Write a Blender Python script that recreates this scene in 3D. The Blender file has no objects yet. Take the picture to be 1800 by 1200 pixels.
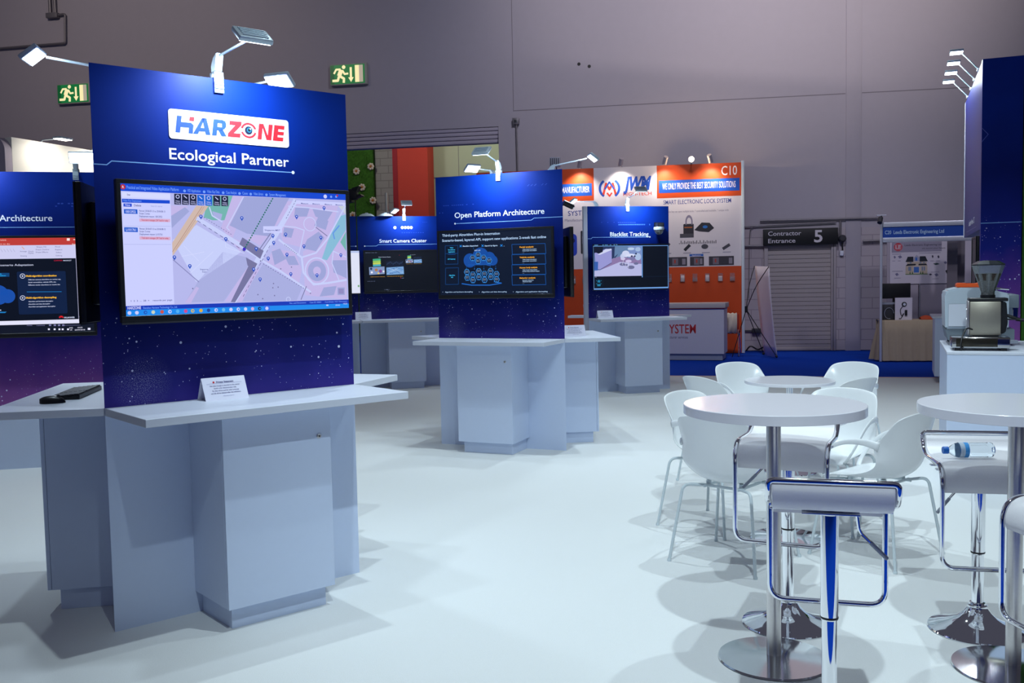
import bpy, bmesh, math, random
import numpy as np
from mathutils import Vector, Matrix

SC = bpy.context.scene
COL = SC.collection

# ------------------------------------------------------------------ camera
CAM_H = 1.57
F_PX, PITCH, ROLL = 1677.66, 0.0638, -0.0191
_f = Vector((0, math.cos(PITCH), -math.sin(PITCH)))
_u = Vector((0, math.sin(PITCH), math.cos(PITCH)))
_r = Vector((1, 0, 0))
_r2 = _r * math.cos(ROLL) + _u * math.sin(ROLL)
_u2 = -_r * math.sin(ROLL) + _u * math.cos(ROLL)
cam_data = bpy.data.cameras.new('camera')
cam_data.sensor_width = 36
cam_data.lens = F_PX / 1800 * 36
cam_data.clip_end = 200
cam = bpy.data.objects.new('camera', cam_data)
COL.objects.link(cam)
cam.matrix_world = Matrix(((_r2.x, _u2.x, -_f.x, 0), (_r2.y, _u2.y, -_f.y, 0), (_r2.z, _u2.z, -_f.z, CAM_H), (0, 0, 0, 1)))
SC.camera = cam

# ------------------------------------------------------------------ view, world, hall lights
SC.view_settings.view_transform = 'Standard'
SC.view_settings.look = 'None'
SC.view_settings.gamma = 1
SC.view_settings.exposure = 0.0
SC.view_settings.use_curve_mapping = False
world = bpy.data.worlds.new('hall_air')
SC.world = world
world.use_nodes = True
world.node_tree.nodes['Background'].inputs['Color'].default_value = (0.74, 0.74, 1.0, 1)
world.node_tree.nodes['Background'].inputs['Strength'].default_value = 0.085


def spot_light(name, loc, target, energy, size=100, blend=0.6, radius=0.12, color=(0.78, 0.95, 1.0)):
    d = bpy.data.lights.new(name, 'SPOT')
    d.energy = energy
    d.spot_size = math.radians(size)
    d.spot_blend = blend
    d.shadow_soft_size = radius
    d.color = color
    o = bpy.data.objects.new(name, d)
    COL.objects.link(o)
    o.location = loc
    o.rotation_euler = (Vector(target) - Vector(loc)).to_track_quat('-Z', 'Y').to_euler()
    return o


COOL = (0.76, 0.92, 0.98)
# floodlights on the lighting truss above the stand
spot_light('truss_light', (0.7, 0.1, 6.2), (2.1, 4.1, 0), 900, 68, 0.7, 0.06, COOL)
spot_light('truss_light', (0.9, 3.4, 6.6), (1.1, 4.0, 0), 480, 90, 0.8, 0.06, COOL)
spot_light('truss_light', (2.6, 5.6, 6.6), (2.0, 6.4, 0), 380, 90, 0.8, 0.06, COOL)
spot_light('truss_light', (-0.2, 7.0, 6.6), (0.4, 6.6, 0), 420, 85, 0.8, 0.06, COOL)
spot_light('truss_light', (3.2, 10.0, 6.6), (2.9, 10.0, 0), 560, 85, 0.9, 0.10, COOL)
spot_light('truss_light', (-3.9, 7.2, 6.0), (-3.9, 7.6, 0), 460, 76, 0.8, 0.08, COOL)
spot_light('truss_light', (-1.5, 12.0, 6.6), (-1.2, 12.2, 0), 220, 85, 0.9, 0.10, COOL)
# warm hall floodlights washing the upper part of the far wall
WARM = (1.0, 0.86, 0.78)
spot_light('hall_flood_and_fill', (1.5, 12.5, 10.5), (2.6, 20.5, 7.7), 480, 56, 1.0, 0.2, WARM)
spot_light('hall_flood_and_fill', (7.0, 12.0, 10.5), (7.3, 19.7, 8.2), 1250, 62, 1.0, 0.2, WARM)
spot_light('hall_flood_and_fill', (-9.5, 13.5, 10.0), (-8.5, 22.6, 7.2), 900, 80, 1.0, 0.2, WARM)
spot_light('hall_flood_and_fill', (2.5, 10.0, 11.0), (3.0, 20.4, 4.5), 2050, 85, 1.0, 0.5, (0.84, 0.84, 1.0))  # cool fill added to lift the tone of the whole far wall


# floodlight behind the added blue wall: the top of that wall cuts its beam on the far wall
spot_light('hall_flood_and_fill', (1.0, -6.0, 3.0), (4.6, 20.2, 8.6), 5200, 24, 1.0, 0.03, WARM)
spot_light('hall_flood_and_fill', (8.0, 9.5, 8.5), (7.6, 18.0, 1.2), 700, 40, 1.0, 0.3, (0.90, 0.86, 1.0))  # fill light added to brighten the small shell-scheme booth


# ------------------------------------------------------------------ helpers
def lin(c):
    c = c / 255.0
    return c / 12.92 if c <= 0.04045 else ((c + 0.055) / 1.055) ** 2.4


def rgb(r, g, b):
    return (lin(r), lin(g), lin(b), 1.0)


MATS = {}


def pm(name, color, rough=0.5, metal=0.0, var=0.04, scale=40.0, bump=0.0, trans=0.0, ior=1.45, spec=0.5, aniso=None):
    """principled material whose colour carries a slight procedural noise"""
    if name in MATS:
        return MATS[name]
    m = bpy.data.materials.new(name)
    m.use_nodes = True
    nt = m.node_tree
    b = nt.nodes['Principled BSDF']
    b.inputs['Roughness'].default_value = rough
    b.inputs['Metallic'].default_value = metal
    b.inputs['IOR'].default_value = ior
    b.inputs['Specular IOR Level'].default_value = spec
    if trans:
        b.inputs['Transmission Weight'].default_value = trans
    tc = nt.nodes.new('ShaderNodeTexCoord')
    no = nt.nodes.new('ShaderNodeTexNoise')
    no.inputs['Scale'].default_value = scale
    no.inputs['Detail'].default_value = 3
    nt.links.new(tc.outputs['Object'], no.inputs['Vector'])
    mr = nt.nodes.new('ShaderNodeMapRange')
    mr.inputs['To Min'].default_value = 1 - var
    mr.inputs['To Max'].default_value = 1 + var
    nt.links.new(no.outputs['Fac'], mr.inputs['Value'])
    mx = nt.nodes.new('ShaderNodeVectorMath')
    mx.operation = 'SCALE'
    mx.inputs[0].default_value = color[:3]
    nt.links.new(mr.outputs['Result'], mx.inputs['Scale'])
    nt.links.new(mx.outputs['Vector'], b.inputs['Base Color'])
    if bump:
        bp = nt.nodes.new('ShaderNodeBump')
        bp.inputs['Strength'].default_value = bump
        bp.inputs['Distance'].default_value = 0.01
        nt.links.new(no.outputs['Fac'], bp.inputs['Height'])
        nt.links.new(bp.outputs['Normal'], b.inputs['Normal'])
    MATS[name] = m
    return m


def glow(r, g, b, s=1.0):
    """colour shown by a lit screen or lamp"""
    k = 'glow_%d_%d_%d_%g' % (r, g, b, s)
    if k in MATS:
        return MATS[k]
    m = bpy.data.materials.new(k)
    m.use_nodes = True
    bs = m.node_tree.nodes['Principled BSDF']
    bs.inputs['Base Color'].default_value = (0.004, 0.004, 0.005, 1)
    bs.inputs['Roughness'].default_value = 0.35
    bs.inputs['Emission Color'].default_value = rgb(r, g, b)
    bs.inputs['Emission Strength'].default_value = s
    MATS[k] = m
    return m


def ink(r, g, b, rough=0.5):
    return pm('print_%d_%d_%d' % (r, g, b), rgb(r, g, b), rough, var=0.02)


class FR:
    """a vertical face in the hall: origin, heading of its +x (clockwise from +Y); outward is local -y"""
    def __init__(s, x, y, a):
        s.x, s.y, s.a = x, y, a
        s.d = (math.sin(math.radians(a)), math.cos(math.radians(a)))
        s.n = (math.sin(math.radians(a + 90)), math.cos(math.radians(a + 90)))
        s.rz = math.radians(90 - a)

    def pt(s, u, off=0, z=0):
        return (s.x + u * s.d[0] + off * s.n[0], s.y + u * s.d[1] + off * s.n[1], z)


_TXT = {}


def text_geo(body, bold=0.0, spacing=1.0):
    k = (body, bold, spacing)
    if k in _TXT:
        return _TXT[k]
    cu = bpy.data.curves.new('lettering', 'FONT')
    cu.body = body
    cu.size = 1
    cu.offset = bold
    cu.space_character = spacing
    cu.dimensions = '2D'
    cu.fill_mode = 'BOTH'
    cu.resolution_u = 3
    ob = bpy.data.objects.new('lettering', cu)
    COL.objects.link(ob)
    dg = bpy.context.evaluated_depsgraph_get()
    me = bpy.data.meshes.new_from_object(ob.evaluated_get(dg))
    vs = [(v.co.x, v.co.y) for v in me.vertices]
    fs = [tuple(p.vertices) for p in me.polygons]
    bpy.data.objects.remove(ob)
    bpy.data.curves.remove(cu)
    bpy.data.meshes.remove(me)
    xs = [v[0] for v in vs] or [0]
    x0, x1 = min(xs), max(xs)
    _TXT[k] = (vs, fs, x0, x1)
    return _TXT[k]


_cap = None


def cap_height():
    global _cap
    if _cap is None:
        vs, fs, a, b = text_geo('H')
        _cap = max(v[1] for v in vs)
    return _cap


class MB:
    LAY = 0.0006

    def __init__(s):
        s.bm = bmesh.new()
        s.mats = []

    def mi(s, m):
        if m not in s.mats:
            s.mats.append(m)
        return s.mats.index(m)

    def faces(s, vs, fs, m):
        i = s.mi(m)
        bv = [s.bm.verts.new(v) for v in vs]
        out = []
        for f in fs:
            try:
                fc = s.bm.faces.new([bv[j] for j in f])
                fc.material_index = i
                out.append(fc)
            except ValueError:
                pass
        return bv, out

    def box(s, x0, x1, y0, y1, z0, z1, m, bev=0.0, seg=2):
        vs = [(x, y, z) for x in (x0, x1) for y in (y0, y1) for z in (z0, z1)]
        fs = [(0, 1, 3, 2), (4, 6, 7, 5), (0, 4, 5, 1), (2, 3, 7, 6), (0, 2, 6, 4), (1, 5, 7, 3)]
        bv, ff = s.faces(vs, fs, m)
        if bev:
            es = list({e for f in ff for e in f.edges})
            bmesh.ops.bevel(s.bm, geom=es, offset=bev, segments=seg, affect='EDGES', profile=0.5)
        return s

    def prism(s, pts, z0, z1, m, bev=0.0):
        """polygon in x,y extruded in z"""
        n = len(pts)
        vs = [(p[0], p[1], z0) for p in pts] + [(p[0], p[1], z1) for p in pts]
        fs = [tuple(range(n)), tuple(range(n, 2 * n))] + [(i, (i + 1) % n, n + (i + 1) % n, n + i) for i in range(n)]
        bv, ff = s.faces(vs, fs, m)
        if bev:
            es = list({e for f in ff for e in f.edges})
            bmesh.ops.bevel(s.bm, geom=es, offset=bev, segments=2, affect='EDGES')
        return s

    def prism_y(s, pts, y0, y1, m, bev=0.0):
        """polygon in x,z extruded in y"""
        n = len(pts)
        vs = [(p[0], y0, p[1]) for p in pts] + [(p[0], y1, p[1]) for p in pts]
        fs = [tuple(range(n)), tuple(range(n, 2 * n))] + [(i, (i + 1) % n, n + (i + 1) % n, n + i) for i in range(n)]
        bv, ff = s.faces(vs, fs, m)
        if bev:
            es = list({e for f in ff for e in f.edges})
            bmesh.ops.bevel(s.bm, geom=es, offset=bev, segments=2, affect='EDGES')
        return s

    def prism_x(s, pts, x0, x1, m, bev=0.0):
        """polygon in y,z extruded in x"""
        n = len(pts)
        vs = [(x0, p[0], p[1]) for p in pts] + [(x1, p[0], p[1]) for p in pts]
        fs = [tuple(range(n)), tuple(range(n, 2 * n))] + [(i, (i + 1) % n, n + (i + 1) % n, n + i) for i in range(n)]
        bv, ff = s.faces(vs, fs, m)
        if bev:
            es = list({e for f in ff for e in f.edges})
            bmesh.ops.bevel(s.bm, geom=es, offset=bev, segments=2, affect='EDGES')
        return s

    def lathe(s, prof, m, seg=40, c=(0, 0, 0), axis='z'):
        vs, fs = [], []
        n = len(prof)
        for k in range(seg):
            a = 2 * math.pi * k / seg
            for r, z in prof:
                p = (r * math.cos(a), r * math.sin(a), z)
                if axis == 'y':
                    p = (p[0], p[2], p[1])
                elif axis == 'x':
                    p = (p[2], p[0], p[1])
                vs.append((p[0] + c[0], p[1] + c[1], p[2] + c[2]))
        for k in range(seg):
            k2 = (k + 1) % seg
            for i in range(n - 1):
                fs.append((k * n + i, k2 * n + i, k2 * n + i + 1, k * n + i + 1))
        s.faces(vs, fs, m)
        bmesh.ops.remove_doubles(s.bm, verts=s.bm.verts[-len(vs):], dist=1e-6)
        return s

    def sweep(s, pts, prof, m, closed=False, up=Vector((0, 0, 1)), scales=None):
        """profile [(a,b)] swept along pts; a along the side vector, b along the up vector"""
        P = [Vector(p) for p in pts]
        n, k = len(P), len(prof)
        T = []
        for i in range(n):
            a = P[(i - 1) % n] if closed or i > 0 else P[i]
            b = P[(i + 1) % n] if closed or i < n - 1 else P[i]
            T.append((b - a).normalized())
        side = T[0].cross(up)
        if side.length < 1e-4:
            side = T[0].cross(Vector((1, 0, 0)))
        side.normalize()
        vs = []
        for i in range(n):
            if i:
                q = T[i - 1].rotation_difference(T[i])
                side = (q @ side)
                side = (side - T[i] * side.dot(T[i])).normalized()
            upv = side.cross(T[i])
            sc = scales[i] if scales else 1
            for a, b in prof:
                vs.append(tuple(P[i] + side * a * sc + upv * b * sc))
        fs = []
        for i in range(n if closed else n - 1):
            j = (i + 1) % n
            for t in range(k):
                u = (t + 1) % k
                fs.append((i * k + t, i * k + u, j * k + u, j * k + t))
        if not closed:
            fs.append(tuple(range(k)))
            fs.append(tuple(range((n - 1) * k, n * k)))
        s.faces(vs, fs, m)
        return s

    def tube(s, pts, r, m, seg=10, closed=False, scales=None):
        prof = [(r * math.cos(2 * math.pi * i / seg), r * math.sin(2 * math.pi * i / seg)) for i in range(seg)]
        return s.sweep(pts, prof, m, closed, scales=scales)

    def sphere(s, c, r, m, seg=16, sz=1.0):
        prof = [(r * math.sin(math.pi * i / seg), -r * sz * math.cos(math.pi * i / seg)) for i in range(seg + 1)]
        prof[0] = (1e-5, prof[0][1]); prof[-1] = (1e-5, prof[-1][1])
        return s.lathe(prof, m, seg * 2, c)

    def grid(s, G, m):
        n, k = len(G), len(G[0])
        vs = [p for row in G for p in row]
        fs = [(i * k + j, i * k + j + 1, (i + 1) * k + j + 1, (i + 1) * k + j) for i in range(n - 1) for j in range(k - 1)]
        s.faces(vs, fs, m)
        return s

    # ---- flat artwork on a face (x = u, z = v), y = -layer * LAY + y0
    y0 = 0.0

    def _y(s, l):
        return s.y0 - l * s.LAY

    def poly(s, pts, m, l=1):
        s.faces([(p[0], s._y(l), p[1]) for p in pts], [tuple(range(len(pts)))], m)
        return s

    def rect(s, u0, v0, u1, v1, m, l=1):
        return s.poly([(u0, v0), (u1, v0), (u1, v1), (u0, v1)], m, l)

    def rrect(s, u0, v0, u1, v1, r, m, l=1):
        pts = []
        for cx, cy, a0 in ((u1 - r, v0 + r, -90), (u1 - r, v1 - r, 0), (u0 + r, v1 - r, 90), (u0 + r, v0 + r, 180)):
            for k in range(7):
                a = math.radians(a0 + 15 * k)
                pts.append((cx + r * math.cos(a), cy + r * math.sin(a)))
        return s.poly(pts, m, l)

    def disc(s, u, v, r, m, l=1, seg=24, ry=None):
        ry = ry or r
        return s.poly([(u + r * math.cos(2 * math.pi * k / seg), v + ry * math.sin(2 * math.pi * k / seg)) for k in range(seg)], m, l)

    def ring(s, u, v, r, w, m, l=1, seg=24, a0=0, a1=360, ry=1.0):
        for k in range(seg):
            p = []
            for rr, kk in ((r - w / 2, k), (r + w / 2, k), (r + w / 2, k + 1), (r - w / 2, k + 1)):
                a = math.radians(a0 + (a1 - a0) * kk / seg)
                p.append((u + rr * math.cos(a), v + rr * ry * math.sin(a)))
            s.poly(p, m, l)
        return s

    def line(s, pts, w, m, l=1, joint=True):
        for (a, b) in zip(pts[:-1], pts[1:]):
            dx, dy = b[0] - a[0], b[1] - a[1]
            L = math.hypot(dx, dy) or 1e-6
            nx, ny = -dy / L * w / 2, dx / L * w / 2
            s.poly([(a[0] + nx, a[1] + ny), (b[0] + nx, b[1] + ny), (b[0] - nx, b[1] - ny), (a[0] - nx, a[1] - ny)], m, l)
        if joint and len(pts) > 2:
            for p in pts[1:-1]:
                s.disc(p[0], p[1], w / 2, m, l + 0.02, 8)
        return s

    def dash(s, a, b, w, n, m, l=1, duty=0.6):
        for k in range(n):
            t0, t1 = k / n, (k + duty) / n
            s.line([(a[0] + (b[0] - a[0]) * t0, a[1] + (b[1] - a[1]) * t0), (a[0] + (b[0] - a[0]) * t1, a[1] + (b[1] - a[1]) * t1)], w, m, l)
        return s

    def text(s, body, u, v, h, m, l=2, align='L', width=None, bold=0.0, slant=0.0, spacing=1.0, H=None):
        """cap height h with its baseline at v; H optionally maps the text plane elsewhere"""
        vs, fs, x0, x1 = text_geo(body, bold, spacing)
        if not vs:
            return s
        k = h / cap_height()
        kx = width / (x1 - x0) if width else k
        w = (x1 - x0) * kx
        du = {'L': 0, 'C': -w / 2, 'R': -w}[align]
        P = []
        for a, b in vs:
            p = (u + du + (a - x0) * kx + slant * b * k, v + b * k)
            if H:
                p = H(*p)
            P.append((p[0], s._y(l), p[1]))
        s.faces(P, fs, m)
        return s

    def build(s, name, parent=None, loc=(0, 0, 0), rz=0.0, smooth=35, tri=False, solid=None, subd=0):
        bm = s.bm
        if tri:
            bmesh.ops.triangulate(bm, faces=[f for f in bm.faces if len(f.verts) > 4])
        me = bpy.data.meshes.new(name)
        bmesh.ops.recalc_face_normals(bm, faces=bm.faces)
        bm.to_mesh(me)
        bm.free()
        for m in s.mats:
            me.materials.append(m)
        if smooth:
            me.polygons.foreach_set('use_smooth', [True] * len(me.polygons))
            me.set_sharp_from_angle(angle=math.radians(smooth))
        o = bpy.data.objects.new(name, me)
        COL.objects.link(o)
        if parent:
            o.parent = parent
        o.location = loc
        o.rotation_euler = (0, 0, rz)
        if solid:
            md = o.modifiers.new('thickness', 'SOLIDIFY')
            md.thickness = solid
            md.offset = 0
        if subd:
            md = o.modifiers.new('smooth', 'SUBSURF')
            md.levels = subd
            md.render_levels = subd
        return o


def art_build(mb, name, parent=None, loc=(0, 0, 0), rz=0.0):
    """flat artwork: all faces look outward (-y)"""
    bm = mb.bm
    bm.normal_update()
    bmesh.ops.triangulate(bm, faces=[f for f in bm.faces if len(f.verts) > 4])
    bm.normal_update()
    for f in bm.faces:
        if f.normal.y > 0:
            f.normal_flip()
    me = bpy.data.meshes.new(name)
    bm.to_mesh(me)
    bm.free()
    for m in mb.mats:
        me.materials.append(m)
    o = bpy.data.objects.new(name, me)
    COL.objects.link(o)
    if parent:
        o.parent = parent
    o.location = loc
    o.rotation_euler = (0, 0, rz)
    return o


def thing(name, label, cat, loc=(0, 0, 0), rz=0.0, group=None):
    o = bpy.data.objects.new(name, None)
    o.empty_display_size = 0.1
    COL.objects.link(o)
    o.location = loc
    o.rotation_euler = (0, 0, rz)
    return tag(o, label, cat, group)


def tag(o, label, cat, group=None):
    o['label'] = label
    o['category'] = cat
    if group:
        o['group'] = group
    return o


def structure(o):
    o['kind'] = 'structure'
    return o


def dup(root, loc, rz, label=None, group=None):
    r = root.copy()
    COL.objects.link(r)
    r.location = loc
    r.rotation_euler = (0, 0, rz)
    if label:
        r['label'] = label
    if group:
        r['group'] = group
    for ch in list(root.children):
        c = ch.copy()
        COL.objects.link(c)
        c.parent = r
        for g in list(ch.children):
            d = g.copy()
            COL.objects.link(d)
            d.parent = c
    return r


def homog(src, dst):
    """plane-to-plane map from four point pairs"""
    A, b = [], []
    for (x, y), (u, v) in zip(src, dst):
        A.append([x, y, 1, 0, 0, 0, -u * x, -u * y]); b.append(u)
        A.append([0, 0, 0, x, y, 1, -v * x, -v * y]); b.append(v)
    h = np.linalg.solve(np.array(A, float), np.array(b, float))

    def f(x, y):
        w = h[6] * x + h[7] * y + 1
        return ((h[0] * x + h[1] * y + h[2]) / w, (h[3] * x + h[4] * y + h[5]) / w)
    return f


def fillet(pts, r, seg=6, closed=False):
    P = [Vector(p) for p in pts]
    n = len(P)
    out = []
    for i in range(n):
        if not closed and i in (0, n - 1):
            out.append(P[i]); continue
        a, b, c = P[(i - 1) % n], P[i], P[(i + 1) % n]
        d1, d2 = (a - b), (c - b)
        rr = min(r, d1.length * 0.49, d2.length * 0.49)
        p1, p2 = b + d1.normalized() * rr, b + d2.normalized() * rr
        for k in range(seg + 1):
            t = k / seg
            out.append(p1 * (1 - t) ** 2 + b * 2 * t * (1 - t) + p2 * t ** 2)
    return out


def smooth_path(pts, sub=6):
    """Catmull-Rom through the points"""
    P = [Vector(p) for p in pts]
    P = [P[0] * 2 - P[1]] + P + [P[-1] * 2 - P[-2]]
    out = []
    for i in range(1, len(P) - 2):
        for k in range(sub):
            t = k / sub
            a, b, c, d = P[i - 1], P[i], P[i + 1], P[i + 2]
            out.append(0.5 * ((2 * b) + (c - a) * t + (2 * a - 5 * b + 4 * c - d) * t * t + (3 * b - a - 3 * c + d) * t ** 3))
    out.append(P[-2])
    return out


# ------------------------------------------------------------------ materials
LAM = pm('white_laminate', (0.60, 0.69, 0.88, 1), 0.42, var=0.015, scale=30)
EDGE = pm('white_edge_band', (0.66, 0.70, 0.80, 1), 0.4, var=0.01)
GLOSSW = pm('white_gloss_top', (0.80, 0.80, 0.86, 1), 0.16, var=0.01)
PLASTW = pm('white_shell_plastic', (0.84, 0.87, 0.89, 1), 0.22, var=0.01)
PAINTW = pm('white_powder_coat', (0.62, 0.70, 0.74, 1), 0.35, var=0.02)
LEATHW = pm('white_leatherette', (0.80, 0.79, 0.82, 1), 0.38, var=0.03, scale=200, bump=0.05)
CHROME = pm('chrome', (0.86, 0.88, 0.92, 1), 0.05, 1.0, var=0.01)
STEEL = pm('brushed_steel', (0.62, 0.60, 0.60, 1), 0.30, 1.0, var=0.06, scale=120)
ALU = pm('satin_aluminium', (0.66, 0.70, 0.76, 1), 0.35, 1.0, var=0.03)
BLACKP = pm('black_plastic', (0.010, 0.011, 0.014, 1), 0.35, var=0.05)
DARKP = pm('dark_grey_plastic', (0.035, 0.037, 0.045, 1), 0.45, var=0.05)
GREYP = pm('grey_plastic', (0.30, 0.33, 0.40, 1), 0.4, var=0.03)
LAMPB = pm('silver_lamp_body', (0.55, 0.66, 0.74, 1), 0.3, 0.35, var=0.02)
PAPER = pm('white_card', (0.78, 0.78, 0.92, 1), 0.7, var=0.01)
WALLP = pm('hall_wall_paint', (0.41, 0.385, 0.44, 1), 0.9, var=0.03, scale=6)
GALV = pm('galvanised_pipe', (0.20, 0.19, 0.21, 1), 0.5, 0.5, var=0.08)
WHITE = ink(235, 238, 245)


def board_material(name, pink=0.0, lift=0.0):
    """printed artwork: deep blue sheet with a star field and violet haze towards its lower end"""
    if name in MATS:
        return MATS[name]
    m = bpy.data.materials.new(name)
    m.use_nodes = True
    nt = m.node_tree
    N = nt.nodes.new
    L = nt.links.new
    b = nt.nodes['Principled BSDF']
    b.inputs['Roughness'].default_value = 0.42
    b.inputs['Specular IOR Level'].default_value = 0.16
    tc = N('ShaderNodeTexCoord')
    sep = N('ShaderNodeSeparateXYZ')
    L(tc.outputs['Object'], sep.inputs[0])
    mr = N('ShaderNodeMapRange')
    mr.inputs['From Min'].default_value = 0.5 + lift if pink else 1.0
    mr.inputs['From Max'].default_value = 2.6 + lift
    L(sep.outputs['Z'], mr.inputs['Value'])
    nz = N('ShaderNodeTexNoise')
    nz.inputs['Scale'].default_value = 2.3
    nz.inputs['Detail'].default_value = 4
    L(tc.outputs['Object'], nz.inputs['Vector'])
    ad = N('ShaderNodeMath'); ad.operation = 'MULTIPLY_ADD'
    ad.inputs[1].default_value = 0.24
    L(nz.outputs['Fac'], ad.inputs[0])
    L(mr.outputs['Result'], ad.inputs[2])
    sb = N('ShaderNodeMath'); sb.operation = 'SUBTRACT'; sb.inputs[1].default_value = 0.12
    L(ad.outputs[0], sb.inputs[0])
    cr = N('ShaderNodeValToRGB')
    e = cr.color_ramp.elements
    if pink:
        e[0].position = 0.0; e[0].color = (0.30, 0.10, 0.36, 1)
        e[1].position = 1.0; e[1].color = (0.002, 0.022, 0.24, 1)
        for p, c in ((0.18, (0.14, 0.05, 0.33, 1)), (0.36, (0.010, 0.018, 0.24, 1)), (0.7, (0.0008, 0.009, 0.125, 1))):
            k = e.new(p); k.color = c
    else:
        e[0].position = 0.0; e[0].color = (0.050, 0.032, 0.29, 1)
        e[1].position = 1.0; e[1].color = (0.002, 0.028, 0.27, 1)
        for p, c in ((0.10, (0.022, 0.020, 0.21, 1)), (0.24, (0.003, 0.011, 0.15, 1)), (0.6, (0.0008, 0.009, 0.125, 1))):
            k = e.new(p); k.color = c
    L(sb.outputs[0], cr.inputs['Fac'])

    def stars(scale, thr, pick, mask_node, off):
        mp = N('ShaderNodeMapping')
        mp.inputs['Location'].default_value = off
        mp.inputs['Scale'].default_value = (1, 0.0, 1)
        L(tc.outputs['Object'], mp.inputs['Vector'])
        v = N('ShaderNodeTexVoronoi')
        v.inputs['Scale'].default_value = scale
        L(mp.outputs['Vector'], v.inputs['Vector'])
        sc = N('ShaderNodeSeparateColor')
        L(v.outputs['Color'], sc.inputs[0])
        # star radius varies from cell to cell
        rad = N('ShaderNodeMath'); rad.operation = 'MULTIPLY'; rad.inputs[1].default_value = thr
        L(sc.outputs[0], rad.inputs[0])
        lt = N('ShaderNodeMath'); lt.operation = 'LESS_THAN'
        L(v.outputs['Distance'], lt.inputs[0]); L(rad.outputs[0], lt.inputs[1])
        gt = N('ShaderNodeMath'); gt.operation = 'GREATER_THAN'; gt.inputs[1].default_value = pick
        L(sc.outputs[1], gt.inputs[0])
        mu = N('ShaderNodeMath'); mu.operation = 'MULTIPLY'
        L(lt.outputs[0], mu.inputs[0]); L(gt.outputs[0], mu.inputs[1])
        m2 = N('ShaderNodeMath'); m2.operation = 'MULTIPLY'
        L(mu.outputs[0], m2.inputs[0]); L(mask_node, m2.inputs[1])
        return m2.outputs[0]
    lo = N('ShaderNodeMapRange')
    lo.inputs['From Min'].default_value = 1.62 if not pink else 1.1 + lift * 2
    lo.inputs['From Max'].default_value = 1.34 if not pink else 0.8 + lift * 2
    L(sep.outputs['Z'], lo.inputs['Value'])
    s1 = stars(26, 0.19, 0.45, lo.outputs['Result'], (3.1, 0, 1.7))
    s2 = stars(60, 0.17, 0.62, lo.outputs['Result'], (0.4, 0, 5.2))
    # dense drift of fine stars
    ds = N('ShaderNodeVectorMath'); ds.operation = 'DISTANCE'
    ds.inputs[1].default_value = (0.17, 0, 1.13) if not pink else (0.1, 0, 0.3)
    mp = N('ShaderNodeMapping'); mp.inputs['Scale'].default_value = (1, 0, 1)
    L(tc.outputs['Object'], mp.inputs['Vector'])
    L(mp.outputs['Vector'], ds.inputs[0])
    dm = N('ShaderNodeMapRange')
    dm.inputs['From Min'].default_value = 0.15
    dm.inputs['To Max'].default_value = 0.42
    dm.inputs['From Max'].default_value = 0.02
    L(ds.outputs['Value'], dm.inputs['Value'])
    n2 = N('ShaderNodeTexNoise'); n2.inputs['Scale'].default_value = 240; n2.inputs['Detail'].default_value = 1
    L(tc.outputs['Object'], n2.inputs['Vector'])
    t2 = N('ShaderNodeMapRange'); t2.inputs['From Min'].default_value = 0.50; t2.inputs['From Max'].default_value = 0.72
    L(n2.outputs['Fac'], t2.inputs['Value'])
    s3 = N('ShaderNodeMath'); s3.operation = 'MULTIPLY'
    L(dm.outputs['Result'], s3.inputs[0]); L(t2.outputs['Result'], s3.inputs[1])
    a1 = N('ShaderNodeMath'); a1.operation = 'ADD'; L(s1, a1.inputs[0]); L(s2, a1.inputs[1])
    a2 = N('ShaderNodeMath'); a2.operation = 'ADD'; a2.use_clamp = True
    L(a1.outputs[0], a2.inputs[0]); L(s3.outputs[0], a2.inputs[1])
    mx = N('ShaderNodeMix'); mx.data_type = 'RGBA'
    mx.inputs[7].default_value = (0.75, 0.78, 1.0, 1)
    L(a2.outputs[0], mx.inputs[0]); L(cr.outputs['Color'], mx.inputs[6])
    L(mx.outputs[2], b.inputs['Base Color'])
    MATS[name] = m
    return m


STARS = board_material('star_print')
STARSP = board_material('star_print_pink', pink=1)
NAVY = pm('plain_navy_print', (0.003, 0.012, 0.15, 1), 0.45, var=0.08, scale=3)


# ================================================================== the hall
HALL = FR(3.7442, 20.3038, 100.4483)        # far wall of the hall, +x runs right


def block_material(name, c1, c2, mortar, bw=0.44, bh=0.215, ms=0.008, rough=0.9):
    m = bpy.data.materials.new(name)
    m.use_nodes = True
    nt = m.node_tree
    b = nt.nodes['Principled BSDF']
    b.inputs['Roughness'].default_value = rough
    tc = nt.nodes.new('ShaderNodeTexCoord')
    sp = nt.nodes.new('ShaderNodeSeparateXYZ')
    cb = nt.nodes.new('ShaderNodeCombineXYZ')
    nt.links.new(tc.outputs['Object'], sp.inputs[0])
    nt.links.new(sp.outputs['X'], cb.inputs['X'])
    nt.links.new(sp.outputs['Z'], cb.inputs['Y'])
    br = nt.nodes.new('ShaderNodeTexBrick')
    br.inputs['Color1'].default_value = c1
    br.inputs['Color2'].default_value = c2
    br.inputs['Mortar'].default_value = mortar
    br.inputs['Scale'].default_value = 1
    br.inputs['Mortar Size'].default_value = ms
    br.inputs['Brick Width'].default_value = bw
    br.inputs['Row Height'].default_value = bh
    nt.links.new(cb.outputs[0], br.inputs['Vector'])
    nt.links.new(br.outputs['Color'], b.inputs['Base Color'])
    return m


BLOCK = block_material('painted_block', (0.44, 0.40, 0.44, 1), (0.41, 0.37, 0.41, 1), (0.28, 0.25, 0.29, 1))


def carpet_material(name, color, var, scale):
    m = pm(name, color, 0.95, var=var, scale=scale, bump=0.25, spec=0.1)
    return m


CARPET = carpet_material('white_carpet_pile', (0.74, 0.76, 0.76, 1), 0.05, 260)
BLUEC = carpet_material('blue_carpet_pile', (0.002, 0.045, 0.40, 1), 0.10, 260)

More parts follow.
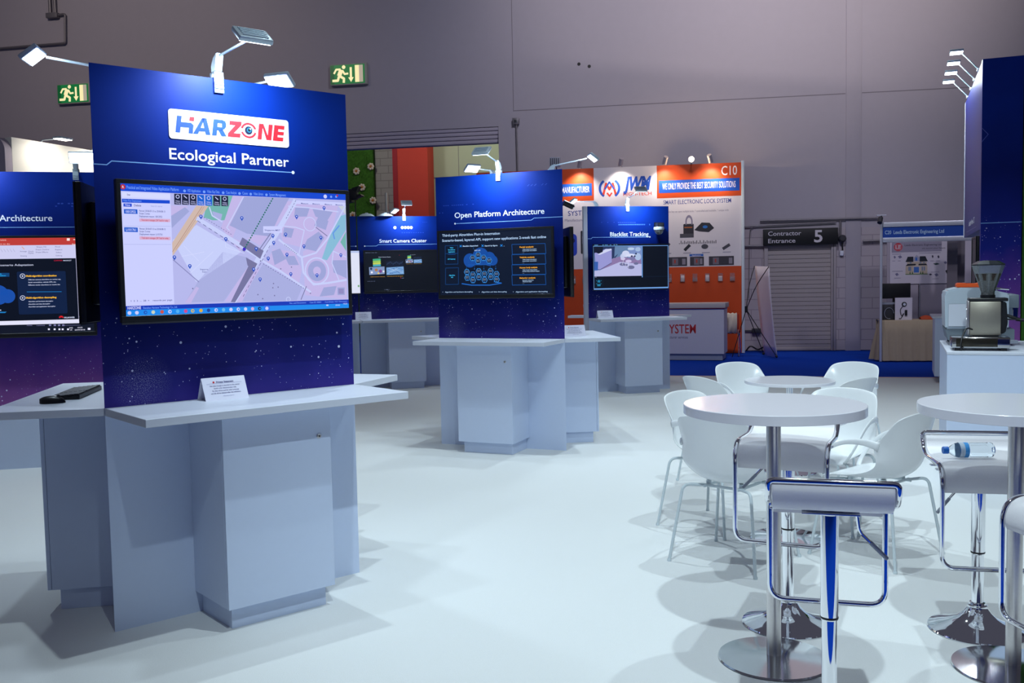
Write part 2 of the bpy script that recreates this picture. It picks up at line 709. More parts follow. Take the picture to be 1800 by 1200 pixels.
mb = MB()
mb.box(-30, 22, -6, 36, -0.12, -0.012, BLUEC)
structure(mb.build('floor', smooth=0))

# far wall: smooth upper part, block lower part, an opening to the next hall
mb = MB()
mb.box(-22, -10.6, 0, 0.35, 0, 12, WALLP)
mb.box(-10.6, -4.02, 0, 0.35, 4.92, 12, WALLP)
mb.box(-4.02, 12, 0, 0.35, 2.52, 12, WALLP)
o = structure(mb.build('wall_back', loc=HALL.pt(0), rz=HALL.rz, smooth=0))
mb = MB()
mb.box(-4.02, 12, 0, 0.35, 0, 2.52, BLOCK)
structure(mb.build('wall_back_blockwork', loc=HALL.pt(0), rz=HALL.rz, smooth=0))
# unseen blue wall added behind camera for chrome reflections; slanted top cuts the floodlight
mb = MB()
mb.prism_y([(-2.5, 0), (5.5, 0), (5.5, 2.92), (-2.5, 3.76)], -2.70, -2.65, pm('blue_unseen_wall', (0.004, 0.045, 0.42, 1), 0.6, var=0.06, scale=2))
structure(mb.build('wall_front_added', smooth=0))
# pilaster between shutter and small stand
mb = MB()
mb.box(3.21, 3.51, -0.018, 0, -0.01, 12, WALLP, 0.004)
structure(mb.build('trim_1', loc=HALL.pt(0), rz=HALL.rz))
# panel joints in the smooth wall
GROOVE = pm('joint_shadow_gap', (0.22, 0.20, 0.23, 1), 0.9, var=0.02)
mb = MB()
mb.box(-3.67, 3.2, -0.004, 0, 5.232, 5.246, GROOVE)
mb.box(3.52, 8, -0.004, 0, 5.232, 5.246, GROOVE)
mb.box(-3.682, -3.67, -0.004, 0, 5.225, 12, GROOVE)
structure(mb.build('trim_2', loc=HALL.pt(0), rz=HALL.rz, smooth=0))
# rolled-up shutter slats under the lintel
SLATL = pm('lintel_slat', (0.40, 0.37, 0.45, 1), 0.6, var=0.03)
mb = MB()
for k in range(4):
    mb.box(-10.6, -4.02, 0.02 + 0.02 * k, 0.30, 4.92 - 0.085 * (k + 1) + 0.003, 4.92 - 0.085 * k, SLATL, 0.02)
structure(mb.build('trim_3', loc=HALL.pt(0), rz=HALL.rz))
mb = MB()
for q in ((-2.24, 6.15), (-2.02, 6.09)):
    mb.lathe([(0.0001, -0.004), (0.035, -0.004), (0.035, 0.0), (0.0001, 0.0)], BLACKP, 16, (q[0], 0, q[1]), 'y')
structure(mb.build('trim_4', loc=HALL.pt(0), rz=HALL.rz))

# the next hall, seen through the opening
PALE = pm('pale_green_panel', (0.46, 0.50, 0.40, 1), 0.8, var=0.03, scale=3)
BRICKW = block_material('white_brick', (0.46, 0.47, 0.45, 1), (0.42, 0.43, 0.42, 1), (0.30, 0.30, 0.29, 1), 0.5, 0.22, 0.012)
mb = MB()
mb.box(-14, -8.40, 7.0, 7.3, 0, 7, BRICKW)
structure(mb.build('wall_next_hall', loc=HALL.pt(0), rz=HALL.rz, smooth=0))
mb = MB()
mb.box(-7.36, 0, 7.0, 7.3, 0, 7, PALE)
mb.box(-6.60, -6.585, 6.995, 7, 0, 7, GROOVE)
mb.box(-7.36, 0, 6.985, 7, 4.62, 4.66, GROOVE)
structure(mb.build('wall_next_hall_panel', loc=HALL.pt(0), rz=HALL.rz, smooth=0))
REDP = pm('red_paint', (0.55, 0.045, 0.03, 1), 0.7, var=0.04, scale=5)
REDD = pm('dark_red_paint', (0.30, 0.010, 0.025, 1), 0.7, var=0.04, scale=5)
t = thing('column_cladding', 'red column cladding seen through the high wall opening', 'column', HALL.pt(-7.85, -6.5), HALL.rz)
mb = MB(); mb.box(-0.53, 0.50, -0.2, 0.48, 0, 7, REDP)
mb.build('front_panel', t, smooth=0)
mb = MB(); mb.box(-0.55, -0.40, -0.21, 0.0, 0, 7, REDD)
mb.build('corner_strip', t, smooth=0)
# grass wall with white blooms
def grass_material(name, c1, c2):
    m = pm(name, c1, 0.95, var=0.55, scale=22, bump=0.6)
    return m
GRASS = grass_material('grass_wall_tufts', (0.035, 0.13, 0.012, 1), None)
t = thing('grass_wall', 'green grass wall with white flowers seen through the high wall opening', 'plant wall', HALL.pt(-10.1, -6.8), HALL.rz)
rng = random.Random(4)
mb = MB(); mb.box(-1.6, 0.95, -0.02, 0.15, 0, 7, GRASS)
for k in range(900):
    x, z = rng.uniform(-1.0, 0.95), rng.uniform(2.2, 5.6)
    h = rng.uniform(0.05, 0.13); a = rng.uniform(-0.06, 0.06)
    mb.faces([(x - 0.012, -0.02, z), (x + 0.012, -0.02, z), (x + a, -0.02 - rng.uniform(0.02, 0.07), z - h)], [(0, 1, 2)], GRASS)
mb.build('grass', t, smooth=0)
BLOOM = pm('white_petals', (0.62, 0.55, 0.50, 1), 0.8)
BLOOMC = pm('flower_centre', (0.45, 0.16, 0.03, 1), 0.8)
for x, z in ((0.45, 4.90), (0.61, 4.42), (0.94, 4.02), (0.02, 5.15), (0.9, 5.02), (0.3, 3.6), (-0.2, 4.3)):
    mb = MB()
    for k in range(7):
        a = 2 * math.pi * k / 7
        mb.sphere((x + 0.07 * math.cos(a), -0.09, z + 0.07 * math.sin(a)), 0.042, BLOOM, 6)
    mb.sphere((x, -0.12, z), 0.035, BLOOMC, 6)
    mb.build('flower', t)
def point_light(name, loc, e, color, r=0.3):
    d = bpy.data.lights.new(name, 'POINT'); d.energy = e; d.color = color; d.shadow_soft_size = r
    o = bpy.data.objects.new(name, d); COL.objects.link(o); o.location = loc
    return o
point_light('next_hall_light', HALL.pt(-5.3, -4.2, 6.0), 150, (0.95, 1.0, 0.72))
point_light('next_hall_light', HALL.pt(-9.0, -3.0, 6.2), 130, (1.0, 0.9, 0.8))

# grey pole leaning by the brick wall beyond
mb = MB(); mb.tube([HALL.pt(-8.48, -5.9, 0.0), HALL.pt(-8.48, -5.9, 4.15)], 0.05, ALU)
tag(mb.build('pole'), 'grey upright pole in front of white bricks beyond the opening', 'pole')

# white carpet laid over the blue hall floor
mb = MB()
mb.prism([(-9, 2.35), (9.5, 2.35), (9.5, 13.345), (2.53, 15.15), (-9, 18.13)], -0.012, 0.0, CARPET)
tag(mb.build('carpet', smooth=0), 'white carpet covering the floor of the booth in front', 'carpet')
mb = MB()
mb.prism([(-9, 18.13), (2.53, 15.15), (9.5, 13.345), (9.5, 13.40), (2.53, 15.21), (-9, 18.19)], -0.012, 0.004, pm('carpet_edge_strip', (0.72, 0.52, 0.42, 1), 0.5))
structure(mb.build('trim_5', smooth=0))

# ---- roller shutter door and its sign
SLAT = pm('shutter_slat_metal', (0.40, 0.36, 0.36, 1), 0.5, 0.2, var=0.03)
mb = MB()
prof = []
z = 0.05
mb.box(1.66, 2.92, -0.035, 0, 0.0, 0.06, SLAT, 0.006)
while z < 2.2:
    mb.sweep([(1.66, -0.012, z + 0.042), (2.92, -0.012, z + 0.042)], [(0.040 * math.sin(a) * 0.5 * -1 if False else -0.012 - 0.022 * math.sin(math.pi * i / 6), -0.040 + 0.080 * i / 6) for i, a in enumerate([0] * 7)] + [(0.008, 0.040), (0.008, -0.040)], SLAT)
    z += 0.0885
structure(mb.build('door_1', loc=HALL.pt(0), rz=HALL.rz, smooth=30))
mb = MB()
FRM = pm('shutter_guide_paint', (0.34, 0.31, 0.34, 1), 0.5, var=0.03)
mb.box(1.58, 1.66, -0.075, 0, 0, 2.25, FRM, 0.006)
mb.box(2.92, 3.02, -0.075, 0, 0, 2.25, FRM, 0.006)
mb.box(2.955, 2.965, -0.08, -0.07, 0, 2.2, DARKP)
structure(mb.build('door_frame_1', loc=HALL.pt(0), rz=HALL.rz))
t = thing('entrance_sign', 'black entrance sign with white lettering above the roller shutter', 'sign', HALL.pt(2.30, 0.0, 2.19), HALL.rz)
mb = MB(); mb.box(-0.74, 0.74, -0.15, -0.001, 0, 0.335, pm('sign_black', (0.006, 0.007, 0.010, 1), 0.5, var=0.03), 0.006)
mb.build('sign_box', t)
mb = MB(); mb.y0 = -0.151
SGW = ink(205, 202, 212)
mb.text('Contractor', -0.645, 0.200, 0.085, SGW, 1, width=0.66, bold=0.012)
mb.text('Entrance', -0.645, 0.050, 0.085, SGW, 1, width=0.545, bold=0.012)
art_build(mb, 'lettering', t)
mb = MB(); mb.y0 = -0.151
mb.text('5', 0.27, 0.050, 0.235, SGW, 1, width=0.165, bold=0.022)
art_build(mb, 'entrance_number', t)

# ---- pipes and boxes on the walls
def pipe(name, label, pts, r, m=GALV, cat='pipe', fr=0.05):
    mb = MB()
    P = fillet([HALL.pt(a, 0.035 + r, z) for a, z in pts], fr)
    mb.tube(P, r, m, 10)
    return tag(mb.build(name), label, cat)
pipe('conduit', 'thin grey conduit running level above the black entrance sign', [(1.16, 2.60), (3.02, 2.64)], 0.016)
pipe('conduit', 'upper long grey conduit running level toward the small stand, above the other', [(1.5, 2.71), (3.85, 2.70)], 0.02)
pipe('conduit', 'short grey conduit dropping beside the black entrance sign', [(3.10, 2.66), (3.10, 2.33)], 0.02)
pipe('conduit', 'slim grey conduit curving down the blocks left of the shutter', [(1.40, 2.60), (1.30, 2.55), (1.28, 2.2), (1.27, 1.1)], 0.008)
pipe('conduit', 'grey conduit level along the blocks right of the shutter', [(3.54, 2.235), (4.6, 2.25)], 0.025)
pipe('conduit', 'grey conduit level along the blocks left of the shutter', [(1.13, 2.20), (1.57, 2.19)], 0.02)
pipe('conduit', 'vertical conduit on the wall left of the orange stand', [(-3.60, 3.4), (-3.61, 4.93)], 0.018)
mb = MB(); mb.box(-0.07, 0.07, -0.10, 0, -0.07, 0.07, GALV, 0.008); mb.box(-0.03, 0.03, -0.112, -0.10, -0.03, 0.03, DARKP, 0.004)
tag(mb.build('junction_box', loc=HALL.pt(-3.62, 0, 5.0), rz=HALL.rz), 'small grey junction box topping the vertical wall conduit', 'box')
t = thing('isolator_switch', 'dark rotary isolator with switch box beside the entrance sign', 'switch', HALL.pt(3.135, 0, 2.2), HALL.rz)
mb = MB(); mb.lathe([(0.0001, -0.14), (0.05, -0.14), (0.075, -0.11), (0.075, 0)], DARKP, 20, (0, 0, 0.1), 'y'); mb.build('housing', t)
mb = MB(); mb.tube([(0, -0.05, 0.03), (0.01, -0.05, -0.14)], 0.014, BLACKP); mb.build('cable', t)
mb = MB(); mb.box(-0.04, 0.03, -0.06, 0, -0.25, -0.15, EDGE, 0.006); mb.build('socket', t)
mb = MB(); mb.box(-0.09, 0.10, -0.09, 0, -0.05, 0.05, DARKP, 0.01)
mb.tube([(-0.09, -0.04, 0.0), (-0.35, -0.04, 0.0)], 0.015, DARKP)
tag(mb.build('socket_box', loc=HALL.pt(1.42, 0, 0.42), rz=HALL.rz), 'dark socket box low on the blocks behind the banner', 'box')
mb = MB(); mb.tube(smooth_path([HALL.pt(1.2, 0.1, 0.0), HALL.pt(1.3, 0.12, 0.10), HALL.pt(1.45, 0.10, 0.03), HALL.pt(1.6, 0.16, 0.10), HALL.pt(1.62, 0.2, 0.01)]), 0.016, BLACKP)
tag(mb.build('cable'), 'black cable lying along the wall behind the banner', 'cable')
pipe('conduit', 'left one of two dark vertical pipes at the top left wall corner', [(-14.68, 9.0), (-14.68, 7.98)], 0.035)
pipe('conduit', 'right one of two dark vertical pipes at the top left wall corner', [(-14.55, 9.0), (-14.55, 7.98)], 0.035)
pipe('conduit', 'dark pipe stepping down then left behind the leftmost bright lamp', [(-14.60, 7.98), (-14.30, 8.0), (-14.33, 7.33), (-16.6, 7.31)], 0.028)
mb = MB(); mb.box(-0.13, 0.16, -0.14, 0, -0.06, 0.06, GALV, 0.01)
tag(mb.build('junction_box', loc=HALL.pt(-14.63, 0, 7.98), rz=HALL.rz), 'junction box at the foot of two dark pipes, top left', 'box')

# ---- emergency exit signs
GREEN = glow(18, 118, 60, 0.8)
GREEND = glow(10, 92, 46, 0.7)
CREAM = glow(250, 236, 178, 1.0)
CREAMD = glow(190, 178, 160, 0.8)
def exit_sign(label, s, z, w=0.86, h=0.44):
    t = thing('exit_sign', label, 'exit sign', HALL.pt(s, 0, z), HALL.rz, 'emergency exit signs on the far wall')
    mb = MB(); mb.box(0, w, -0.10, -0.001, -0.012, h + 0.012, pm('sign_housing', (0.42, 0.42, 0.38, 1), 0.6), 0.006)
    mb.build('housing', t)
    mb = MB(); mb.y0 = -0.101
    mb.rect(0.012, 0.012, w - 0.05, h - 0.01, GREEN, 1)
    mb.rect(0.012, 0.012, 0.10, h - 0.01, GREEND, 2)
    X = lambda u, v: (u * 0.40 + 0.03, v * (h - 0.06) + 0.03)
    L = lambda pts, wd: mb.line([X(*p) for p in pts], wd, CREAM, 3)
    c = X(0.74, 0.92); mb.disc(c[0], c[1], 0.042, CREAM, 3.2)
    L([(0.60, 0.78), (0.46, 0.42)], 0.10)
    L([(0.56, 0.80), (0.30, 0.80), (0.16, 0.56)], 0.042)
    L([(0.66, 0.74), (0.78, 0.52), (1.0, 0.54)], 0.042)
    L([(0.46, 0.42), (0.38, 0.16), (0.06, 0.16)], 0.055)
    L([(0.48, 0.42), (0.74, 0.26), (0.72, 0.02)], 0.055)
    mb.line([(0.49, h - 0.07), (0.49, 0.13)], 0.05, CREAM, 3)
    mb.poly([(0.425, 0.15), (0.555, 0.15), (0.49, 0.045)], CREAM, 3.3)
    mb.rect(0.585, 0.04, 0.70, h - 0.03, CREAM, 2)
    mb.rect(0.68, 0.04, w - 0.09, h - 0.03, CREAMD, 2.2)
    art_build(mb, 'sign_face', t)
exit_sign('green emergency exit sign high on the wall right of the nearest stand', -7.80, 5.99)
exit_sign('green emergency exit sign high on the wall left of the nearest stand', -14.58, 5.93)


# ================================================================== display stands
BW, BH, CZ, CT, CD = 1.293, 2.564, 1.03, 0.035, 0.52


def face_frames(x, y, a, w):
    """world frames of the three faces of a triangular stand"""
    f1 = FR(x, y, a)
    r = f1.pt(w)
    f2 = FR(r[0], r[1], a - 120)
    v = f2.pt(w)
    f3 = FR(v[0], v[1], a + 120)
    return f1, f2, f3


def lettering(parent, items, loc=(0, 0, 0), rz=0.0, name='lettering'):
    mb = MB()
    for it in items:
        k = it[0]
        if k == 't':
            mb.text(it[1], it[2], it[3], it[4], it[6], 2, width=it[5], bold=0.009)
        elif k == 'l':
            mb.line(it[1], it[2], it[3], 1)
        elif k == 'd':
            mb.disc(it[1], it[2], it[3], it[4], 2.5, 14)
        elif k == 'r':
            mb.rect(it[1], it[2], it[3], it[4], it[5], 1)
        elif k == 'o':
            mb.ring(it[1], it[2], it[3], it[4], it[5], 1, 14)
    return art_build(mb, name, parent, loc, rz)


TXW = ink(232, 236, 250)
LINEB = ink(120, 165, 225)
DECO = ink(40, 75, 175)


def display_stand(x, y, a, w, label, face_art, counters=((0, 1), (0, 1), (0, 1)), cabinets=(True, True, True), h=BH, pink=False, edge=None, group='blue display stands with white counters'):
    t = thing('display_stand', label, 'display stand', (x, y, 0), math.radians(90 - a), group)
    org = [(0, 0, 0), (w, 0, 0), (w / 2, w * math.sin(math.pi / 3), 0)]
    tk = 0.03
    for k in range(3):
        lc, rz = org[k], math.radians(120 * k)
        ins = tk * 1.7321
        plan = [(0.0005, 0), (w - 0.0005, 0), (w - ins, tk), (ins, tk)]
        mb = MB(); mb.prism(plan, CZ, h, STARSP if pink else STARS)
        bd = mb.build('display_board', t, lc, rz, smooth=0)
        mb = MB(); mb.prism(plan, 0, CZ - CT, LAM)
        mb.prism(plan, CZ - CT, CZ, LAM)
        mb.build('base_panel', t, lc, rz, smooth=0)
        if face_art[k]:
            lettering(bd, face_art[k], name='title_lettering')
        if counters[k]:
            c0, c1 = counters[k]
            mb = MB(); mb.box(c0 * w + 0.001, c1 * w - 0.001, -CD, -0.0015, CZ - CT, CZ, EDGE, 0.0015, 1)
            mb.build('counter_top', t, lc, rz)
        if cabinets[k]:
            mb = MB(); mb.box(0.382, 0.925, -0.366, -0.0015, 0.105, CZ - CT - 0.001, LAM, 0.001, 1)
            cb = mb.build('cabinet', t, lc, rz)
            mb = MB(); mb.box(0.382, 0.925, -0.386, -0.368, 0.105, CZ - CT - 0.001, LAM, 0.001, 1)
            dr = mb.build('cabinet_door', cb)
            mb = MB()
            mb.lathe([(0.0001, -0.006), (0.009, -0.006), (0.012, -0.003), (0.012, 0.002)], STEEL, 20, (0.862, -0.386, 0.845), 'y')
            mb.lathe([(0.0001, -0.0075), (0.004, -0.0075), (0.004, -0.005)], BLACKP, 10, (0.862, -0.386, 0.845), 'y')
            lk = mb.build('lock', cb)
            lk['label'] = 'small metal lock'
            mb = MB(); mb.box(0.415, 0.90, -0.335, -0.0015, 0, 0.104, LAM, 0.001, 1)
            mb.build('plinth', t, lc, rz)
    if edge:
        mb = MB(); mb.box(-edge, -0.001, 0.0, 0.06, 0, h, pm('pale_end_strip', (0.50, 0.52, 0.62, 1), 0.5, var=0.01))
        mb.build('edge_strip', t, smooth=0)['label'] = 'pale grey end strip of the board'
    return t


GRP_L = 'arm lamps on the display stands'


def arm_lamp(fr, s, label, h=BH, dx=0.0, out=0.33, up=0.125, energy=10, hw=0.165, tilt=38, lit=9.0, group=GRP_L):
    """clip-on lamp: clamp over the board's top edge, jointed bracket, thin arm, flat head"""
    t = thing('arm_lamp', label, 'lamp', fr.pt(s, 0, h), fr.rz, group)
    mb = MB()
    mb.box(-0.024, 0.024, -0.014, -0.001, -0.070, 0.030, LAMPB, 0.003)
    for q in (0.020, 0.038):
        mb.box(-0.022, 0.022, -0.019, -0.014, -0.070 + q, -0.062 + q, LAMPB, 0.001)
    mb.box(-0.024, 0.024, -0.014, 0.040, 0.001, 0.030, LAMPB, 0.003)
    mb.box(-0.024, 0.024, 0.0315, 0.040, -0.045, 0.015, LAMPB, 0.003)
    mb.build('clamp', t)
    mb = MB()
    mb.prism_x([(0.035, 0.030), (0.038, 0.062), (0.010, 0.100), (-0.030, 0.118), (-0.034, 0.102), (-0.012, 0.030)], -0.018, 0.018, LAMPB, 0.004)
    mb.build('bracket', t)
    hd = Vector((dx, -out, up + 0.01))
    st = Vector((0, -0.028, 0.104))
    mb = MB(); mb.tube([st, hd + Vector((0, 0.055, 0.0))], 0.0065, LAMPB, 10)
    mb.build('arm', t)
    # head, tilted so that it throws its light back on to the board
    mb = MB()
    th = math.radians(tilt)
    mb.box(-hw / 2, hw / 2, -0.052, 0.052, 0.0, 0.026, LAMPB, 0.007)
    for k in range(5):
        mb.box(-hw / 2 + 0.02, hw / 2 - 0.02, -0.036 + 0.016 * k, -0.030 + 0.016 * k, 0.026, 0.031, LAMPB)
    o = mb.build('head', t)
    o.matrix_parent_inverse = Matrix.Identity(4)
    o.location = hd; o.rotation_euler = (th, 0, 0)
    mb = MB(); mb.box(-hw / 2 + 0.008, hw / 2 - 0.008, -0.044, 0.044, -0.004, -0.0005, glow(225, 240, 255, lit), 0.001, 1)
    e = mb.build('diffuser', o)
    ld = bpy.data.lights.new('lamp_beam', 'AREA')
    ld.shape = 'RECTANGLE'; ld.size = hw - 0.02; ld.size_y = 0.08
    ld.energy = energy
    ld.color = (0.70, 0.86, 1.0)
    ld.spread = math.radians(130)
    lo = bpy.data.objects.new('lamp_beam', ld)
    COL.objects.link(lo)
    lo.parent = o
    lo.location = (0, 0, -0.007)
    return t


# ---- televisions
def television(fr, s0, z0, label, w=1.175, h=0.637, paint=None, depth=0.075, off=0.03, m=0.020, mb_=0.030, group='televisions on the stands'):
    t = thing('television', label, 'television', fr.pt(s0, off, z0), fr.rz, group)
    mb = MB()
    mb.box(0, w, -depth + 0.0085, -depth + 0.034, 0, h, BLACKP, 0.004)
    mb.box(0.10, w - 0.10, -depth + 0.034, 0, 0.08, h - 0.08, BLACKP, 0.015)
    mb.build('housing', t)
    mb = MB()
    y1 = -depth
    for (a, b, c, d) in ((0, w, 0, mb_), (0, w, h - m, h), (0, m, mb_, h - m), (w - m, w, mb_, h - m)):
        mb.box(a, b, y1, y1 + 0.008, c, d, BLACKP, 0.0015, 1)
    mb.box(0, w, y1 + 0.0003, y1 + 0.008, -0.008, 0.0, DARKP)
    mb.build('bezel', t)
    mb = MB(); mb.y0 = y1 + 0.0045
    mb.rect(m, mb_, w - m, h - m, glow(2, 5, 14), -1)
    if paint:
        paint(mb, m, mb_, w - m, h - m)
    art_build(mb, 'screen', t)
    mb = MB(); mb.box(w * 0.3, w * 0.7, 0.001, off - 0.001 if off > 0.002 else 0.002, h * 0.3, h * 0.7, DARKP)
    mb.build('wall_bracket', t, smooth=0)
    return t


# quad of the screen in the sketch plane -> screen plane
def onto(src, u0, v0, u1, v1):
    return homog(src, [(u0, v1), (u1, v1), (u1, v0), (u0, v0)])


class Pen:
    """draws on a screen with coordinates of a sketch plane; clips nothing"""
    def __init__(s, mb, H):
        s.mb, s.H = mb, H

    def poly(s, pts, m, l=1):
        s.mb.poly([s.H(*p) for p in pts], m, l)

    def rect(s, x0, y0, x1, y1, m, l=1):
        s.poly([(x0, y0), (x1, y0), (x1, y1), (x0, y1)], m, l)

    def line(s, pts, w, m, l=2):
        s.mb.line([s.H(*p) for p in pts], w, m, l)

    def dash(s, a, b, w, n, m, l=2, duty=0.6):
        s.mb.dash(s.H(*a), s.H(*b), w, n, m, l, duty)

    def disc(s, x, y, r, m, l=2, seg=14, ry=None):
        c = s.H(x, y); s.mb.disc(c[0], c[1], r, m, l, seg, ry)

    def ring(s, x, y, r, w, m, l=2, seg=20, a0=0, a1=360, ry=1.0):
        c = s.H(x, y); s.mb.ring(c[0], c[1], r, w, m, l, seg, a0, a1, ry)

    def text(s, body, x, y, h, m, l=3, x1=None, bold=0.01, align='L', slant=0):
        c = s.H(x, y)
        w = None
        if x1 is not None:
            e = s.H(x1, y); w = abs(e[0] - c[0])
        s.mb.text(body, c[0], c[1], h, m, l, align=align, width=w, bold=bold, slant=slant)


def paint_map(mb, u0, v0, u1, v1):
    H = onto([(118, 100), (1690, 185), (1702, 935), (145, 985)], u0, v0, u1, v1)
    P = Pen(mb, H)
    glow = lambda r, g, b: globals()['glow'](int(r * 0.90), int(g * 0.92), min(255, int(b * 1.02)))   # the panel's cool tint
    LAV = glow(203, 200, 232); GRY = glow(176, 180, 212); GRY2 = glow(188, 190, 220); PNK = glow(216, 198, 228)
    ROAD = glow(222, 226, 246); GRN = glow(128, 196, 172); AQ = glow(150, 205, 212); DK = glow(132, 128, 158)
    BLU = glow(18, 78, 205); WHT = glow(226, 226, 250); SAND = glow(232, 200, 170); SANDD = glow(196, 150, 120)
    CY = glow(30, 150, 235); INKD = glow(70, 72, 120); TXT = glow(70, 74, 140); PINBG = glow(240, 190, 205); RED = glow(205, 45, 55)
    A = H(480, 170)
    P.poly([(118, 100), (1690, 185), (1702, 935), (145, 985)], LAV, 0.4)
    # land blocks
    P.poly([(470, 250), (590, 255), (480, 395), (470, 390)], PNK, 1)
    P.poly([(470, 320), (570, 262), (600, 290), (475, 400)], GRY, 1.1)
    P.poly([(905, 188), (1010, 194), (900, 470), (990, 500), (950, 560), (820, 400)], PNK, 1)
    P.poly([(985, 196), (1300, 206), (1225, 330), (1160, 460), (1000, 440), (880, 385)], GRY, 1.1)
    P.poly([(1180, 220), (1350, 230), (1090, 520), (1000, 470), (1170, 420)], PNK, 1.05)
    P.poly([(480, 480), (650, 380), (960, 560), (640, 760)], ROAD, 1)
    P.poly([(650, 760), (830, 560), (1010, 600), (1005, 660), (830, 890), (560, 895)], GRY2, 1)
    P.poly([(560, 895), (640, 790), (660, 800), (600, 900)], PNK, 1.1)
    P.poly([(840, 890), (1010, 640), (1080, 680), (1010, 890)], PNK, 0.9)
    P.poly([(1110, 640), (1380, 800), (1340, 885), (960, 890), (1030, 760)], GRY2, 1)
    P.poly([(1350, 232), (1640, 256), (1580, 480), (1480, 560), (1250, 500), (1230, 400)], PNK, 1)
    for q in ([(1340, 270), (1440, 275), (1420, 330), (1330, 330)], [(1460, 280), (1600, 300), (1560, 360), (1480, 330)], [(1260, 400), (1330, 410), (1310, 470), (1250, 460)], [(1420, 480), (1500, 430), (1540, 470), (1480, 560), (1390, 540)],
              [(1500, 330), (1570, 360), (1550, 420), (1470, 390)], [(1170, 560), (1230, 540), (1270, 610), (1190, 650)], [(1260, 590), (1330, 590), (1360, 650), (1290, 650)], [(1530, 800), (1620, 790), (1600, 850), (1500, 860)], [(1590, 620), (1690, 620), (1690, 740), (1600, 700)]):
        P.poly(q, GRY, 1.3)
    P.poly([(1180, 545), (1330, 560), (1380, 680), (1360, 770), (1130, 640)], PNK, 1.1)
    P.poly([(1390, 560), (1690, 420), (1690, 880), (1400, 850)], PNK, 0.8)
    c = H(1485, 690); mb.disc(c[0], c[1], 0.052, GRY, 1.4, 28)
    mb.disc(c[0], c[1], 0.022, PNK, 1.5, 20)
    mb.ring(c[0], c[1], 0.066, 0.007, ROAD, 1.6, 30)
    c2 = H(1440, 380); mb.ring(c2[0], c2[1], 0.034, 0.004, ROAD, 1.6, 24)
    # park and water
    P.poly([(735, 188), (905, 188), (845, 350), (760, 350), (700, 330)], GRN, 1.2)
    P.poly([(760, 290), (830, 310), (820, 350), (770, 330)], GRY2, 1.4)
    P.poly([(1690, 318), (1640, 330), (1560, 500), (1520, 610), (1555, 620), (1690, 420)], AQ, 1.5)
    P.poly([(1690, 430), (1650, 500), (1690, 560)], GRN, 1.5)
    P.line([(1645, 390), (1600, 440), (1610, 480)], 0.007, glow(110, 165, 225), 1.7)
    P.poly([(1640, 262), (1690, 262), (1690, 318)], glow(222, 226, 215), 1.6)
    # sand-coloured road
    P.poly([(650, 252), (735, 256), (570, 470), (478, 585), (475, 500)], SAND, 1.4)
    P.line([(690, 258), (476, 560)], 0.0025, SANDD, 1.6)
    P.line([(705, 258), (500, 545)], 0.0015, SANDD, 1.6)
    # white roads
    P.line([(650, 335), (1110, 610)], 0.020, ROAD, 1.7)
    P.dash((655, 352), (1000, 570), 0.0022, 9, INKD, 1.9, 0.55)
    P.dash((700, 330), (900, 450), 0.0018, 12, INKD, 1.9, 0.5)
    P.line([(1345, 220), (1200, 450), (1090, 590), (900, 892)], 0.026, ROAD, 1.6)
    P.dash((1345, 222), (1270, 350), 0.002, 7, INKD, 1.9, 0.6)
    P.dash((1160, 520), (960, 870), 0.002, 12, INKD, 1.9, 0.6)
    P.line([(1085, 610), (1230, 690), (1440, 830)], 0.010, ROAD, 1.7)
    P.dash((1110, 640), (1400, 810), 0.0022, 18, INKD, 1.9, 0.5)
    P.line([(1220, 480), (1380, 600), (1390, 700), (1460, 780), (1560, 770), (1690, 750)], 0.010, ROAD, 1.6)
    P.dash((1260, 515), (1350, 580), 0.003, 8, DK, 1.9, 0.6)
    P.line([(1380, 600), (1480, 570), (1560, 480), (1690, 260)], 0.008, ROAD, 1.7)
    P.line([(1290, 260), (1420, 270), (1640, 300)], 0.005, ROAD, 1.7)
    P.line([(1240, 390), (1340, 400), (1400, 420), (1360, 580)], 0.005, ROAD, 1.7)
    P.line([(1480, 400), (1560, 460)], 0.004, DK, 1.7)
    P.line([(1690, 600), (1600, 560), (1590, 640), (1640, 760)], 0.005, ROAD, 1.7)
    P.line([(480, 610), (660, 760)], 0.004, glow(150, 148, 185), 1.7)
    for a, b in (((540, 590), (700, 560)), ((600, 700), (760, 560)), ((560, 520), (660, 620)), ((850, 480), (850, 530), ), ((850, 530), (980, 570)), ((760, 480), (830, 470))):
        P.line([a, b], 0.002, glow(236, 238, 252), 1.8)
    P.line([(980, 196), (860, 400), (880, 420)], 0.005, ROAD, 1.6)
    P.line([(740, 262), (760, 320), (830, 362)], 0.006, ROAD, 1.8)
    P.line([(1410, 790), (1370, 880)], 0.004, DK, 1.8)
    c = H(1282, 877); mb.ring(c[0], c[1], 0.011, 0.003, ROAD, 1.8, 16)
    # station blocks and tracks
    P.poly([(968, 465), (1115, 555), (1090, 608), (945, 510)], DK, 2.1)
    P.poly([(990, 598), (1070, 640), (1040, 690), (1000, 650)], DK, 2.1)
    P.poly([(1010, 650), (1055, 680), (910, 895), (880, 893)], DK, 2.0)
    P.line([(1165, 440), (1090, 540)], 0.004, DK, 2.0); P.line([(1180, 450), (1105, 550)], 0.003, DK, 2.0)
    P.dash((1185, 206), (982, 540), 0.006, 22, glow(18, 118, 92), 2.4, 0.62)
    P.disc(980, 543, 0.0085, glow(70, 45, 190), 2.6)
    PIN = glow(50, 90, 190)
